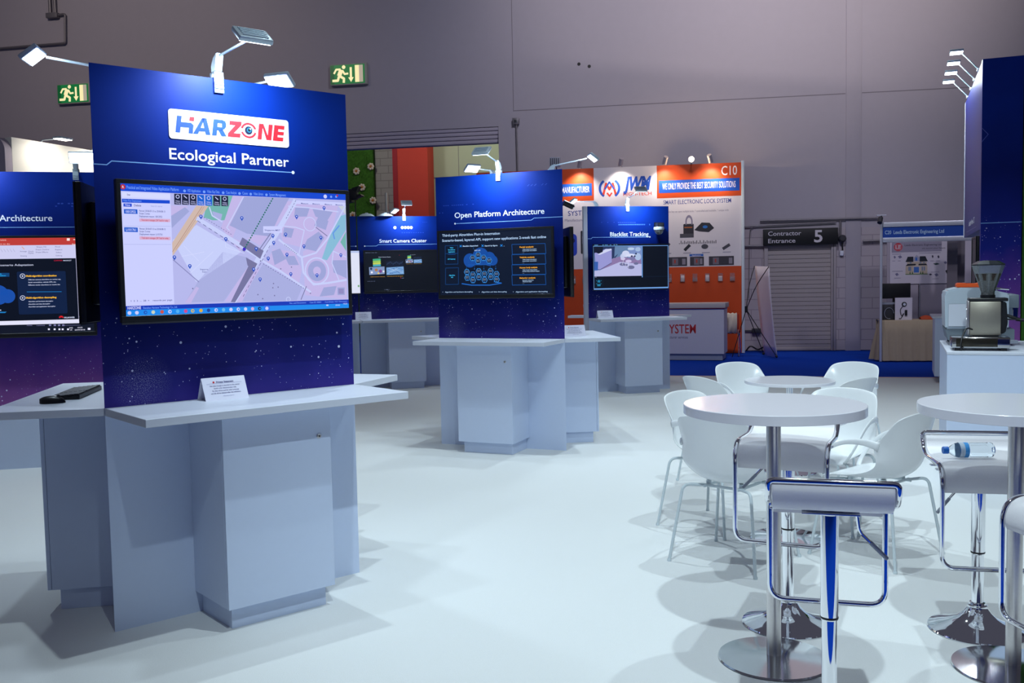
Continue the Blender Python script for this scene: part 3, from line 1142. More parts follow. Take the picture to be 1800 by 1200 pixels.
    for x, y in ((680, 330), (852, 480), (966, 342), (1063, 546), (1181, 460), (1186, 506), (1270, 452), (1348, 335), (1540, 278), (1515, 474), (1396, 530), (1277, 585), (1146, 610), (1043, 682), (1087, 748), (1302, 714), (1484, 722), (1652, 590), (490, 600), (597, 658)):
        c = H(x, y)
        mb.disc(c[0], c[1] + 0.004, 0.0085, PIN, 2.5, 12)
        mb.poly([(c[0] - 0.006, c[1]), (c[0] + 0.006, c[1]), (c[0], c[1] - 0.011)], PIN, 2.5)
        mb.disc(c[0], c[1] + 0.005, 0.0035, glow(225, 228, 250), 2.7, 8)
    for x, y in ((615, 803), (1175, 800), (1212, 796), (1070, 845), (1186, 852), (1103, 872), (1307, 664), (1232, 675), (1436, 838), (1180, 772), (1092, 622)):
        P.disc(x, y, 0.0035, DK, 2.5, 8)
    # floating label, mini map
    P.rect(1114, 392, 1245, 436, WHT, 2.6); P.text('Singapore MRT', 1124, 422, 0.007, TXT, 2.9, 1232)
    P.rect(1625, 800, 1675, 850, GRY, 2.2); P.rect(1632, 808, 1668, 842, glow(160, 150, 190), 2.4)
    P.text('Singapore', 668, 680, 0.006, TXT, 2.5, 724); P.text('Expo', 684, 696, 0.006, TXT, 2.5, 712)
    # header bar
    P.poly([(118, 100), (1690, 185), (1690, 223), (118, 151)], BLU, 3)
    P.disc(136, 124, 0.0115, RED, 3.4); P.text('R', 130, 132, 0.010, glow(240, 220, 225), 3.7, bold=0.03)
    HT = glow(130, 175, 250)
    def htext(b, x, y, x1, h=0.0125, m=HT): P.text(b, x, y, h, m, 3.4, x1)
    htext('Practical and Integrated Video Application Platform', 162, 137, 527, 0.014)
    for b, x, x1 in (('VID Application', 588, 680), ('Video Key Data', 725, 812), ('Case Analysis', 858, 932), ('Cases', 972, 1010), ('Video Library', 1050, 1118), ('System Management', 1160, 1275)):
        y = 106 + (x - 118) * 0.052 + 30
        htext(b, x, y, x1)
        P.disc(x - 20, y - 6, 0.0065, HT, 3.4, 10)
    P.disc(1549, 198, 0.010, WHT, 3.5); P.disc(1590, 200, 0.006, HT, 3.5); P.disc(1625, 200, 0.006, HT, 3.5); P.disc(1632, 193, 0.0055, RED, 3.6, 10)
    # tool tiles
    TD = glow(22, 28, 58); TB = glow(20, 105, 205)
    for i, (x, m_) in enumerate(((495, TD), (549, TD), (603, TD), (656, TB), (712, TB), (768, TD), (824, TD))):
        y0 = 172 + (x - 495) * 0.05; y1 = 243 + (x - 495) * 0.04
        P.poly([(x, y0), (x + 48, y0 + 2.5), (x + 48, y1 + 2), (x, y1)], m_, 3)
        c = H(x + 24, y0 + 20); mb.ring(c[0], c[1], 0.0075, 0.003, WHT, 3.4, 12) if i % 2 == 0 else mb.line([(c[0] - 0.007, c[1] + 0.006), (c[0] + 0.007, c[1] - 0.006)], 0.004, WHT, 3.4)
        P.text('Video', x + 8, y1 - 18, 0.006, WHT, 3.4, x + 40); P.text('Viewing', x + 6, y1 - 6, 0.006, WHT, 3.4, x + 42)
    # search strip at right
    P.poly([(1350, 222), (1690, 240), (1690, 262), (1345, 245)], WHT, 2.8)
    for x in (1380, 1460, 1545, 1620): P.text('Measure', x, 246 + (x - 1380) * 0.045, 0.006, TXT, 3, x + 50)
    # side panel
    P.poly([(122, 151), (468, 168), (484, 905), (143, 918)], WHT, 2.8)
    P.poly([(128, 160), (466, 176), (466, 206), (129, 192)], glow(238, 238, 255), 3)
    P.text('Enter', 165, 182, 0.008, TXT, 3.3, 188)
    P.poly([(127, 203), (464, 216), (464, 238), (128, 228)], BLU, 3); P.text('Video Key Deployment', 135, 221, 0.009, HT, 3.3, 265)
    P.poly([(138, 234), (196, 236), (196, 257), (138, 255)], BLU, 3); P.text('New', 150, 251, 0.009, WHT, 3.3, 186); P.text('Delete', 212, 254, 0.009, INKD, 3.3, 262); P.text('Search name', 330, 258, 0.007, GRY, 3.3, 410)
    for dy, nm, per, n2 in ((0, '10012922', 'Period: 2018-07-13 to 2018-08-13', 'Deployment reason: 10012922'), (121, 'Li101761', 'Period: 2018-07-13 to 2018-08-13', 'Deployment reason: Li101761')):
        P.poly([(140, 272 + dy), (235, 275 + dy), (236, 305 + dy), (141, 302 + dy)], glow(16, 95, 200), 3); P.text(nm, 152, 296 + dy, 0.0105, WHT, 3.3, 224, 0.02)
        P.text(per, 248, 290 + dy * 0.985, 0.008, TXT, 3.3, 430); P.text('Scope: 2 areas', 248, 307 + dy * 0.985, 0.008, TXT, 3.3, 322); P.text(n2, 248, 326 + dy * 0.985, 0.008, TXT, 3.3, 408)
        P.poly([(247, 335 + dy * 0.985), (464, 340 + dy * 0.985), (464, 361 + dy * 0.985), (248, 356 + dy * 0.985)], PINBG, 3); P.text('Total alarm messages 234 Total for today', 262, 351 + dy * 0.985, 0.008, RED, 3.3, 450)
        P.line([(135, 385 + dy), (468, 388 + dy)], 0.0012, GRY, 3)
    P.text('1  2  3  ...  28  >    records per page', 180, 889, 0.007, TXT, 3.3, 470)
    # footer and task bar
    P.poly([(143, 918), (1702, 880), (1702, 906), (144, 945)], glow(22, 60, 180), 3); P.text('HARZONE', 155, 940, 0.012, WHT, 3.4, 250, 0.03); P.text('Shenzhen Harzone Technology Co., Ltd.', 264, 937, 0.009, HT, 3.4, 505)
    P.text('Res. and Dimensions', 1290, 907, 0.007, HT, 3.4, 1405); P.text('Case ID: 00001', 1430, 903, 0.007, HT, 3.4, 1510); P.text('Coordinate: 103.7 Document', 1535, 900, 0.007, HT, 3.4, 1690)
    P.poly([(144, 945), (1702, 906), (1702, 935), (145, 985)], CY, 3)
    for i, (x, cc) in enumerate(((168, WHT), (220, WHT), (280, glow(40, 90, 180)), (335, glow(220, 230, 190)), (397, glow(225, 90, 70)), (452, WHT), (507, glow(90, 190, 240)), (563, glow(225, 80, 140)), (612, glow(240, 200, 70)), (670, glow(245, 190, 60)), (723, glow(30, 70, 150)), (776, WHT), (828, glow(120, 200, 230)), (880, WHT), (931, WHT), (982, WHT), (1031, glow(235, 190, 220)), (1080, glow(20, 25, 50)), (1131, WHT))):
        y = 964 - (x - 145) * 0.0283
        P.disc(x, y, 0.0085, cc, 3.5, 10)
        if i % 3 == 2: P.disc(x + 2, y, 0.004, CY, 3.7, 8)
    P.rect(1112, 918, 1152, 950, glow(60, 120, 230), 3.3)
    P.text('10:23', 1664, 912, 0.007, WHT, 3.5, 1690); P.text('ENG', 1610, 922, 0.007, WHT, 3.5, 1640); P.rect(1545, 913, 1560, 922, WHT, 3.5)


def paint_open(mb, u0, v0, u1, v1):
    H = onto([(757, 272), (1605, 252), (1612, 768), (770, 782)], u0, v0, u1, v1)
    P = Pen(mb, H)
    BG = glow(3, 17, 42); CY = glow(30, 110, 195); CYD = glow(14, 58, 112); TX = glow(175, 205, 240); TX2 = glow(60, 190, 245); OR = glow(240, 165, 40)
    P.poly([(757, 272), (1605, 252), (1612, 768), (770, 782)], BG, 0.4)
    P.text('Third-party Algorithm Plug-in Integration', 782, 303, 0.022, TX, 2, 1226, 0.02)
    P.text('Scenario-based, layered API, support new applications 2-week fast online', 782, 345, 0.022, TX, 2, 1570, 0.02)
    for x0, y0, x1, y1, tx in ((806, 378, 905, 443, ('Video', 'Surveillance', 'Application')), (806, 443, 905, 530, ('API Gateway',)), (809, 560, 910, 695, ('Algorithm', 'API'))):
        P.line([(x0, y0), (x1, y0 - 2), (x1, y1 - 2), (x0, y1), (x0, y0)], 0.006, CYD, 1.5)
        n = len(tx)
        for i, b in enumerate(tx):
            c = H((x0 + x1) / 2, (y0 + y1) / 2 + 5 + (i - (n - 1) / 2) * 17)
            mb.text(b, c[0], c[1], 0.0105, TX2, 2, 'C', bold=0.03)
    P.poly([(822, 443), (890, 443), (882, 452), (830, 452)], CYD, 1.4)
    for x, b, x1 in ((927, 'Blacklist dispatched', 1060), (1095, 'Search by figure', 1208), (1238, '...', None)):
        for dx, dy in ((-8, -8), (8, -8), (-8, 8), (8, 8)): P.line([(x, 382), (x + dx, 382 + dy)], 0.0045, glow(40, 150, 250), 1.6)
        P.text(b, x + 16, 388, 0.012, TX, 2, x1, 0.03)
    # cloud
    CLD = glow(16, 74, 158); CLL = glow(24, 96, 190)
    for x, y, r in ((1080, 468, 0.082), (1145, 488, 0.065), (998, 500, 0.066), (1175, 502, 0.046)): P.disc(x, y, r, CLD, 1.2, 30)
    P.poly([(985, 470), (1180, 466), (1180, 536), (985, 536)], CLD, 1.25)
    P.line([(985, 537), (1175, 535)], 0.004, CLL, 1.6)
    P.text('REST API', 1033, 424, 0.010, TX, 2, 1078, 0.03)
    P.dash((1025, 395), (1025, 412), 0.004, 2, CY, 1.6)
    HEX = glow(58, 150, 235); HIN = glow(8, 28, 66)

    def hexa(x, y, r=0.031):
        c = H(x, y)
        for rr, m_, l in ((r, HEX, 2), (r * 0.84, HIN, 2.3)):
            mb.poly([(c[0] + rr * math.cos(math.radians(60 * k)), c[1] + rr * math.sin(math.radians(60 * k))) for k in range(6)], m_, l)
        for q in (0.007, -0.004): mb.text('Algorithm', c[0], c[1] + q, 0.006, TX, 2.6, 'C')
        P.disc(x, y + 17, 0.004, HEX, 2.6, 8)
    for x, y in ((1019, 480), (1061, 456), (1103, 480), (1061, 506), (1145, 503)): hexa(x, y)
    for x, y in ((975, 594), (1021, 615), (1066, 588), (1110, 610), (1156, 588), (1201, 612), (978, 640), (1022, 660), (1067, 636), (1111, 658), (1158, 634), (1202, 655)): hexa(x, y)
    for x in (972, 1034, 1105, 1153, 1195): P.dash((x, 566), (x, 540), 0.0025, 4, CY, 1.6); P.poly([(x - 5, 572), (x + 5, 572), (x, 562)], CY, 1.8)
    P.line([(935, 688), (1010, 700), (1150, 700), (1240, 684)], 0.010, glow(26, 98, 190), 1.7)
    P.line([(1180, 672), (1240, 684)], 0.008, glow(26, 98, 190), 1.7)
    # table at right
    for i, (nm, s1, s2) in enumerate((('Facial analysis', 'Video facial recognition', 'Image facial recognition'), ('Vehicle analysis', 'Video facial recognition', 'Image facial recognition'), ('Human body analysis', 'Video human body analysis', 'Human body attribute analysis'), ('Behavior analysis', 'Intrusion detection', 'Abandoned object'))):
        y0, y1 = 373 + i * 82, 452 + i * 82
        P.line([(1316, y0 + 2), (1562, y0 - 2), (1568, y1 - 2), (1320, y1 + 2), (1316, y0 + 2)], 0.0055, glow(16, 76, 150), 1.5)
        P.text(nm, 1374, y0 + 30, 0.0125, OR, 2, 1374 + len(nm) * 6.9, 0.04)
        P.text(s1, 1396, y0 + 46, 0.009, TX, 2, 1396 + len(s1) * 4.3, 0.02); P.text(s2, 1396, y0 + 58, 0.009, TX, 2, 1396 + len(s2) * 4.3, 0.02); P.text('......', 1396, y0 + 70, 0.009, TX, 2)
    for x, b, x1 in ((806, 'Algorithm and hardware decoupling', 1020), (1088, 'Algorithm and data decoupling', 1278), (1345, 'Algorithm and application decoupling', 1580)):
        P.text(b, x, 762 - (x - 806) * 0.006, 0.0115, TX, 2, x1, 0.01); P.disc(x - 18, 757 - (x - 806) * 0.006, 0.003, TX, 2, 6)


def paint_smart(mb, u0, v0, u1, v1):
    k = (u1 - u0) / 740.0
    H = lambda x, y: (u0 + (x - 170) * k, v1 - (y - 428) * (v1 - v0) / 310)
    P = Pen(mb, H)
    TX = glow(160, 175, 215); OR = glow(200, 150, 50)
    P.rect(170, 428, 910, 738, glow(3, 7, 18), 0.4)

    def slide(x, y, s):
        X = lambda a, b: (x + a * s, y + b * s)
        P.text('Smart Camera Cluster', *X(95, 12), 0.010 * s, glow(200, 210, 240), 2, x + 212 * s, 0.02)
        for i, c in enumerate((glow(60, 170, 130), glow(150, 200, 90), glow(190, 205, 90), glow(70, 170, 190))):
            P.poly([X(38, 24 + i * 15), X(112, 20 + i * 15), X(116, 35 + i * 15), X(40, 38 + i * 15)], c, 1.5)
        P.poly([X(0, 88), X(150, 84), X(150, 142), X(2, 148)], glow(130, 150, 190), 1.6)
        for a, b, r, c in ((20, 100, 0.018, glow(30, 50, 90)), (26, 128, 0.016, glow(235, 235, 245)), (70, 110, 0.022, glow(180, 120, 60)), (110, 120, 0.024, glow(120, 70, 140)), (140, 122, 0.015, glow(225, 225, 235)), (90, 136, 0.014, glow(230, 200, 90))):
            P.disc(*X(a, b), r * s, c, 1.9)
        P.poly([X(168, 44), X(330, 40), X(335, 90), X(168, 92)], glow(10, 20, 44), 1.5)
        for a in range(8): P.line([X(172 + a * 20, 70 - (a % 3) * 8), X(190 + a * 20, 62 - ((a + 1) % 3) * 8)], 0.002 * s, glow(90, 120, 170), 1.8)
        P.poly([X(168, 92), X(335, 86), X(338, 146), X(168, 150)], glow(120, 165, 215), 1.6)
        for a, b, c, d in ((180, 110, 250, 98), (200, 140, 320, 120), (230, 100, 300, 140), (260, 95, 330, 110), (172, 128, 230, 140)): P.line([X(a, b), X(c, d)], 0.006 * s, glow(60, 100, 165), 1.8)
        for a, b, c, d in ((190, 100, 330, 132), (175, 138, 280, 100)): P.line([X(a, b), X(c, d)], 0.003 * s, glow(215, 230, 245), 2)
        P.text('multiple camera for multi-scene', *X(10, 165), 0.007 * s, OR, 2, x + 152 * s, 0.04); P.text('intersecting view 24/7 360 degrees', *X(172, 163), 0.007 * s, OR, 2, x + 330 * s, 0.04)
    slide(208, 462, 1.0)
    slide(565, 452, 0.47)
    P.disc(513, 637, 0.006, glow(200, 40, 50), 2, 10); P.text('slide', 522, 641, 0.006, TX, 2, 543)
    P.disc(505, 458, 0.004, glow(200, 40, 50), 2, 8)
    for x in (195, 210, 226, 242, 258): P.disc(x, 660, 0.006, glow(90, 100, 130), 2, 10)
    P.text('<   1 of 22   >', 350, 730, 0.009, TX, 2, 400)
    P.text('Slide show   notes   view', 178, 438, 0.006, TX, 2, 290)


def paint_black(mb, u0, v0, u1, v1):
    H = onto([(130, 360), (1332, 372), (1332, 1086), (140, 1096)], u0, v0, u1, v1)
    P = Pen(mb, H)
    FR_ = glow(110, 160, 225)
    P.poly([(130, 360), (1332, 372), (1332, 1086), (140, 1096)], glow(3, 9, 24), 0.4)
    for i, x in enumerate((150, 170, 185, 280, 320, 345, 400, 460, 500)): P.rect(x, 362 + (x - 130) * 0.006, x + 22, 374 + (x - 130) * 0.006, glow(80, 140, 180), 1)
    P.line([(130, 385), (1330, 398), (1328, 1078), (142, 1090), (130, 385)], 0.008, FR_, 2)
    P.line([(142, 1086), (1328, 1074)], 0.018, FR_, 2.1)
    P.line([(917, 392), (917, 905)], 0.012, FR_, 2)
    # camera picture of the booth
    P.rect(150, 398, 908, 880, glow(120, 142, 196), 1)
    P.poly([(150, 398), (480, 398), (470, 580), (430, 600), (430, 430), (150, 500)], glow(38, 52, 92), 1.4)
    P.poly([(150, 500), (340, 430), (430, 440), (430, 660), (240, 772), (200, 760)], glow(150, 150, 210), 1.5)
    P.poly([(200, 520), (330, 440), (420, 430), (430, 452), (240, 528)], glow(205, 210, 240), 1.6)
    P.line([(205, 766), (240, 772), (430, 660)], 0.006, glow(50, 56, 100), 1.7)
    P.poly([(150, 400), (290, 400), (285, 480), (220, 510), (150, 480)], glow(16, 20, 42), 1.7)
    P.poly([(148, 640), (210, 640), (205, 780), (148, 780)], glow(50, 92, 170), 1.7)
    P.poly([(470, 398), (690, 398), (700, 600), (560, 640), (440, 660), (470, 560)], glow(98, 128, 168), 1.3)
    P.poly([(430, 600), (560, 560), (900, 620), (900, 700), (560, 660), (250, 770)], glow(138, 118, 165), 1.35)
    P.poly([(240, 780), (560, 650), (908, 690), (908, 880), (150, 880), (150, 790)], glow(182, 184, 226), 1.45)
    P.poly([(470, 570), (530, 520), (520, 540), (480, 590)], glow(40, 50, 90), 1.7)
    for x, y, r, ry, c in ((655, 520, 0.055, 0.045, (205, 212, 240)), (730, 545, 0.07, 0.022, (215, 220, 245)), (600, 560, 0.03, 0.035, (190, 200, 232)), (610, 600, 0.035, 0.018, (205, 195, 230)), (700, 640, 0.045, 0.02, (200, 190, 230)), (850, 570, 0.045, 0.05, (170, 190, 225)), (740, 440, 0.05, 0.018, (185, 205, 230)), (850, 450, 0.04, 0.03, (160, 185, 220)), (760, 590, 0.04, 0.035, (120, 118, 165))):
        P.disc(x, y, r, glow(*c), 1.8, 20, ry)
    for x, y, r in ((600, 690, 0.04), (740, 740, 0.05), (820, 680, 0.035), (655, 700, 0.03)): P.disc(x, y, r, glow(108, 110, 150), 1.6, 18, r * 0.5)
    for x, y in ((750, 560), (800, 560), (820, 520)): P.disc(x, y, 0.012, glow(30, 36, 70), 2, 10)
    for a, b in (((660, 650), (650, 720)), ((690, 650), (700, 750)), ((620, 610), (600, 700))): P.line([a, b], 0.004, glow(225, 228, 248), 2)
    P.rect(150, 880, 908, 900, glow(8, 12, 30), 1.6); P.text('2018-08', 156, 897, 0.008, glow(170, 180, 220), 2, 186)
    P.rect(150, 905, 300, 1050, glow(5, 18, 34), 1)
    FC = glow(30, 120, 160)
    P.disc(222, 965, 0.020, FC, 2, 14, 0.024); P.rect(196, 1000, 248, 1040, FC, 2); P.disc(222, 992, 0.014, glow(5, 18, 34), 2.3)
    for x, y in ((185, 950), (258, 950), (185, 1000), (258, 1000)): P.disc(x, y, 0.006, FC, 2, 8)
    P.line([(925, 898), (1326, 895)], 0.003, glow(20, 40, 70), 1.5)


def paint_slides(mb, u0, v0, u1, v1):
    """presentation program with a dark slide; sketch x in pixels right of 0 = face coordinate"""
    kx = 0.00467
    ur = u1
    # sketch: zoom of the photo, x 0..540, right screen edge at x = 540; y 605..1165
    H = homog([(0, 612), (466, 608), (543, 1150), (0, 1170)], [(ur - 0.80, v1), (ur - 0.075, v1), (ur, v0), (ur - 0.83, v0)])
    P = Pen(mb, H)
    RED = glow(190, 58, 52); WH = glow(205, 205, 240); WH2 = glow(228, 228, 250)
    mb.rect(u0, v0, u1, v1, WH, 0.5)
    mb.rect(u0, v1 - 0.062, u1, v1, RED, 1)
    P.text('Platform - PowerPoint', -90, 628, 0.014, glow(240, 190, 185), 2, 86); P.text('Tell me what you want to do', -90, 650, 0.012, glow(240, 190, 185), 2, 104); P.text('Sign in', 422, 650, 0.012, glow(250, 225, 220), 2, 458)
    P.rect(395, 612, 410, 626, glow(250, 230, 225), 2); P.rect(428, 618, 442, 622, glow(250, 230, 225), 2)
    GT = glow(120, 120, 165)
    for b, x, x1, y in (('Arrange', 155, 190, 690), ('Quick', 198, 226, 690), ('Styles', 198, 226, 700), ('Shape Fill', 240, 290, 665), ('Shape Outline', 236, 305, 680), ('Shape Effects', 236, 300, 695), ('Find', 336, 360, 664), ('Replace', 336, 372, 680), ('Select', 340, 368, 696), ('Drawing', 158, 190, 716), ('Editing', 340, 372, 714)):
        P.text(b, x, y, 0.011, GT, 2, x1)
    for i in range(6): P.line([(40 + i * 16, 672), (50 + i * 16, 690)], 0.003, glow(170, 170, 205), 2)
    P.line([(165, 660), (178, 675)], 0.006, glow(220, 160, 140), 2)
    mb.rect(u0, v0, u1, v0 + 0.075, glow(12, 18, 36), 1.4)
    mb.rect(u0, v0 + 0.075, u1, v0 + 0.110, WH2, 1.3)
    # slide
    c0, c1 = H(438, 725), H(456, 1080)
    BG = glow(3, 10, 28)
    mb.rect(u0 + 0.25, c1[1] - 0.022, c0[0] + 0.005, c0[1], BG, 1.2)
    TX = glow(205, 212, 240); OR = glow(240, 180, 50); CY = glow(26, 120, 190)
    P.text('Flexible AI Scenario Adaptation', -56, 773, 0.017, TX, 2.2, 224, 0.004)
    P.text('CARRIER', 330, 742, 0.010, glow(200, 30, 60), 2.2, 374); P.text('MARKET', 378, 742, 0.010, TX, 2.2, 420)
    a = H(138, 803); b = H(402, 1045)
    mb.rrect(a[0], b[1], b[0], a[1], 0.012, glow(10, 30, 66), 1.8)
    for y, t_, l1, l2, l3 in ((828, 'Multi-algorithm coordination', 'Different category algorithms on running cap,', 'facial recognition, vehicle HPS, etc.', 'Different vendor algorithms on running the'), (955, 'Multi-algorithm decoupling', 'Algorithm and hardware decoupling', 'Algorithm and data decoupling', 'Algorithm and application decoupling')):
        P.ring(168, y, 0.019, 0.005, TX, 2.2); P.disc(168, y, 0.007, TX, 2.2, 8)
        P.text(t_, 186, y + 4, 0.0135, OR, 2.3, 344, 0.05)
        for j, q in enumerate((l1, l2, l3)): P.text(q, 198, y + 24 + j * 15.5, 0.009, TX, 2.3, min(366, 198 + len(q) * 3.9), 0.02)
    P.line([(190, 920), (370, 918)], 0.005, CY, 2.2)
    P.rect(-60, 810, 100, 832, glow(10, 66, 120), 2); P.text('Vehicle', 24, 820, 0.010, glow(40, 170, 235), 2.3, 60, 0.03); P.text('Identification', 8, 830, 0.010, glow(40, 170, 235), 2.3, 82, 0.03)
    CL = glow(22, 78, 170)
    for x, y, r in ((40, 938, 0.085), (90, 945, 0.060), (-30, 925, 0.11)): P.disc(x, y, r, CL, 2, 30)
    P.rect(-60, 940, 110, 978, CL, 2.1)
    P.rect(-40, 922, 36, 952, TX, 2.5); P.rect(-40, 925, 36, 950, glow(230, 235, 250), 2.6); P.text('Platform', -10, 942, 0.010, glow(20, 30, 60), 2.9, 32); P.rect(-40, 890, 34, 912, glow(30, 130, 220), 2.5)
    P.text('Vehicle', 4, 1020, 0.012, TX, 2.4, 46, 0.04); P.text('Development', -6, 1032, 0.012, TX, 2.4, 56, 0.04); P.poly([(-40, 1038), (84, 1036), (76, 1044), (-40, 1046)], CY, 2.2); P.line([(2, 1000), (24, 990), (20, 1005)], 0.008, glow(60, 190, 250), 2.4)
    for k in range(5):
        an = math.radians(20 + 35 * k); c = H(369, 1070)
        mb.disc(c[0] + 0.012 * math.cos(an), c[1] + 0.010 * math.sin(an), 0.007, glow(215, 25, 35), 2.3, 8)
    P.text('HUAWEI', 384, 1074, 0.012, TX, 2.4, 438, 0.03)
    P.text('Notes', 190, 1120, 0.010, GT, 2, 218); P.text('Comments', 240, 1120, 0.010, GT, 2, 284)
    for x in (305, 330, 352, 374): P.rect(x, 1110, x + 12, 1120, GT, 2)
    P.line([(385, 1116), (470, 1114)], 0.002, GT, 2)
    for x in (300, 330, 355, 372, 400): P.rect(x, 1134, x + 10, 1144, WH2, 2)
    P.text('ENG', 412, 1134, 0.010, WH2, 2, 430); P.text('UK', 416, 1146, 0.010, WH2, 2, 428); P.text('10:23', 455, 1132, 0.010, WH2, 2, 480); P.text('25/09/2018', 440, 1146, 0.010, WH2, 2, 494); P.rect(508, 1130, 522, 1142, WH2, 2)


# ---- nearest stand
MAIN = (-1.8419, 4.2759, 49.825)
m1, m2, m3 = face_frames(*MAIN, BW)
WSOFT = ink(226, 232, 246)
art_main = [('t', 'Ecological Partner', 0.342, 2.166, 0.050, 0.610, TXW, 0.020),
            ('l', [(0.0, 2.121), (0.058, 2.121), (0.080, 2.139), (0.973, 2.139)], 0.0045, LINEB), ('d', 0.973, 2.139, 0.0085, TXW)]
stand_main = display_stand(*MAIN, BW, 'nearest blue display stand titled Ecological Partner, with a map on its screen', [art_main, None, None])
# white name plate with its blue and red lettering
t = thing('name_plate', 'white rounded name plate with blue and red letters on the nearest stand', 'sign', m1.pt(0.344, 0.0005, 2.261), m1.rz)
mb = MB()
pts = []
for cx, cy, a0 in ((0.596, 0.015, -90), (0.596, 0.122, 0), (0.015, 0.122, 90), (0.015, 0.015, 180)):
    for k in range(7):
        a = math.radians(a0 + 15 * k)
        pts.append((cx + 0.015 * math.cos(a), cy + 0.015 * math.sin(a)))
mb.prism_y(pts, -0.003, 0, pm('plate_white', (0.80, 0.82, 0.90, 1), 0.4, var=0.01))
mb.build('plate', t, smooth=0)
mb = MB(); mb.y0 = -0.0032
LB, LR = ink(30, 72, 180), ink(205, 36, 48)
b, h, sl = 0.030, 0.078, 0.14
sk = lambda x, y: (x + (y - b) * sl, y)
def spoly(p, m, l=1): mb.poly([sk(*q) for q in p], m, l)
spoly([(0.030, b), (0.052, b), (0.052, b + h), (0.030, b + h)], LB)
spoly([(0.052, b + 0.026), (0.092, b + 0.026), (0.092, b), (0.113, b), (0.113, b + 0.040), (0.100, b + 0.050), (0.052, b + 0.050)], LB)
spoly([(0.090, b + 0.058), (0.113, b + 0.058), (0.113, b + h), (0.090, b + h)], LR)
spoly([(0.114, b), (0.138, b), (0.164, b + h), (0.150, b + h)], LB); spoly([(0.150, b + h), (0.172, b + h), (0.200, b), (0.176, b)], LB); spoly([(0.132, b + 0.014), (0.184, b + 0.014), (0.180, b + 0.031), (0.138, b + 0.031)], LB, 1.2)
spoly([(0.207, b), (0.230, b), (0.230, b + h), (0.207, b + h)], LB); spoly([(0.228, b + 0.060), (0.254, b + 0.060), (0.254, b + h), (0.228, b + h)], LB); spoly([(0.228, b + 0.026), (0.254, b + 0.026), (0.254, b + 0.043), (0.228, b + 0.043)], LB)
spoly([(0.250, b + 0.028), (0.266, b + 0.034), (0.273, b + 0.046), (0.273, b + 0.060), (0.266, b + 0.073), (0.250, b + h), (0.250, b + 0.060), (0.252, b + 0.043)], LB); spoly([(0.234, b + 0.030), (0.258, b + 0.032), (0.280, b), (0.254, b)], LB)
spoly([(0.286, b), (0.350, b), (0.350, b + 0.020), (0.316, b + 0.020), (0.350, b + h - 0.018), (0.350, b + h), (0.288, b + h), (0.288, b + h - 0.020), (0.318, b + h - 0.020), (0.286, b + 0.018)], LR)
# the eye
cx, cy = 0.395, b + h / 2
mb.ring(cx, cy, 0.036, 0.011, LR, 1.5, 30, 15, 165, 0.9)
mb.ring(cx, cy, 0.036, 0.011, LR, 1.5, 30, 195, 345, 0.9)
mb.disc(cx, cy, 0.020, ink(25, 28, 60), 1.8, 22)
mb.disc(cx + 0.003, cy + 0.002, 0.012, ink(20, 110, 140), 2.1, 18)
mb.disc(cx + 0.003, cy + 0.002, 0.007, ink(6, 8, 14), 2.4, 14)
mb.disc(cx + 0.009, cy + 0.008, 0.004, WHITE, 2.8, 10)
spoly([(0.440, b), (0.462, b), (0.462, b + h), (0.440, b + h)], LR); spoly([(0.492, b), (0.514, b), (0.514, b + h), (0.492, b + h)], LR); spoly([(0.452, b + h), (0.464, b + h), (0.504, b), (0.488, b)], LR, 1.2); spoly([(0.452, b + h - 0.03), (0.452, b + h), (0.466, b + h)], LR, 1.3)
for q0, q1 in ((0.0, 0.019), (0.030, 0.047), (0.059, h)): spoly([(0.524, b + q0), (0.578, b + q0), (0.578, b + q1), (0.524, b + q1)], LR)
spoly([(0.522, b), (0.546, b), (0.546, b + h), (0.522, b + h)], LR, 1.2)
art_build(mb, 'lettering', t)

television(m1, 0.060, 1.414, 'black television showing a street map on the nearest stand', paint=paint_map)
television(m3, 0.060, 1.414, 'black television seen edge-on at the left edge of the nearest stand')
arm_lamp(m1, 0.593, 'silver arm lamp above the name plate, its head turned away and dark behind', dx=0.02, out=0.34, up=0.115, energy=9)
arm_lamp(m3, 0.66, 'glaring arm lamp reaching left past the top left corner of the nearest stand', out=0.40, up=0.15, energy=9)
arm_lamp(m2, 0.64, 'glaring arm lamp peeking over the top edge behind the nearest stand', out=0.36, up=0.18, energy=9)
t = thing('equipment_box', 'small black box peeking over the top edge behind the nearest stand', 'box', m2.pt(0.84, -0.015, BH), m2.rz)
mb = MB(); mb.prism_y([(-0.05, 0), (0.05, 0), (0.05, 0.10), (-0.02, 0.10)], -0.05, 0.05, BLACKP, 0.004); mb.build('housing', t)
mb = MB(); mb.box(-0.035, 0.04, 0.05, 0.056, 0.012, 0.085, DARKP, 0.002); mb.build('grille', t)


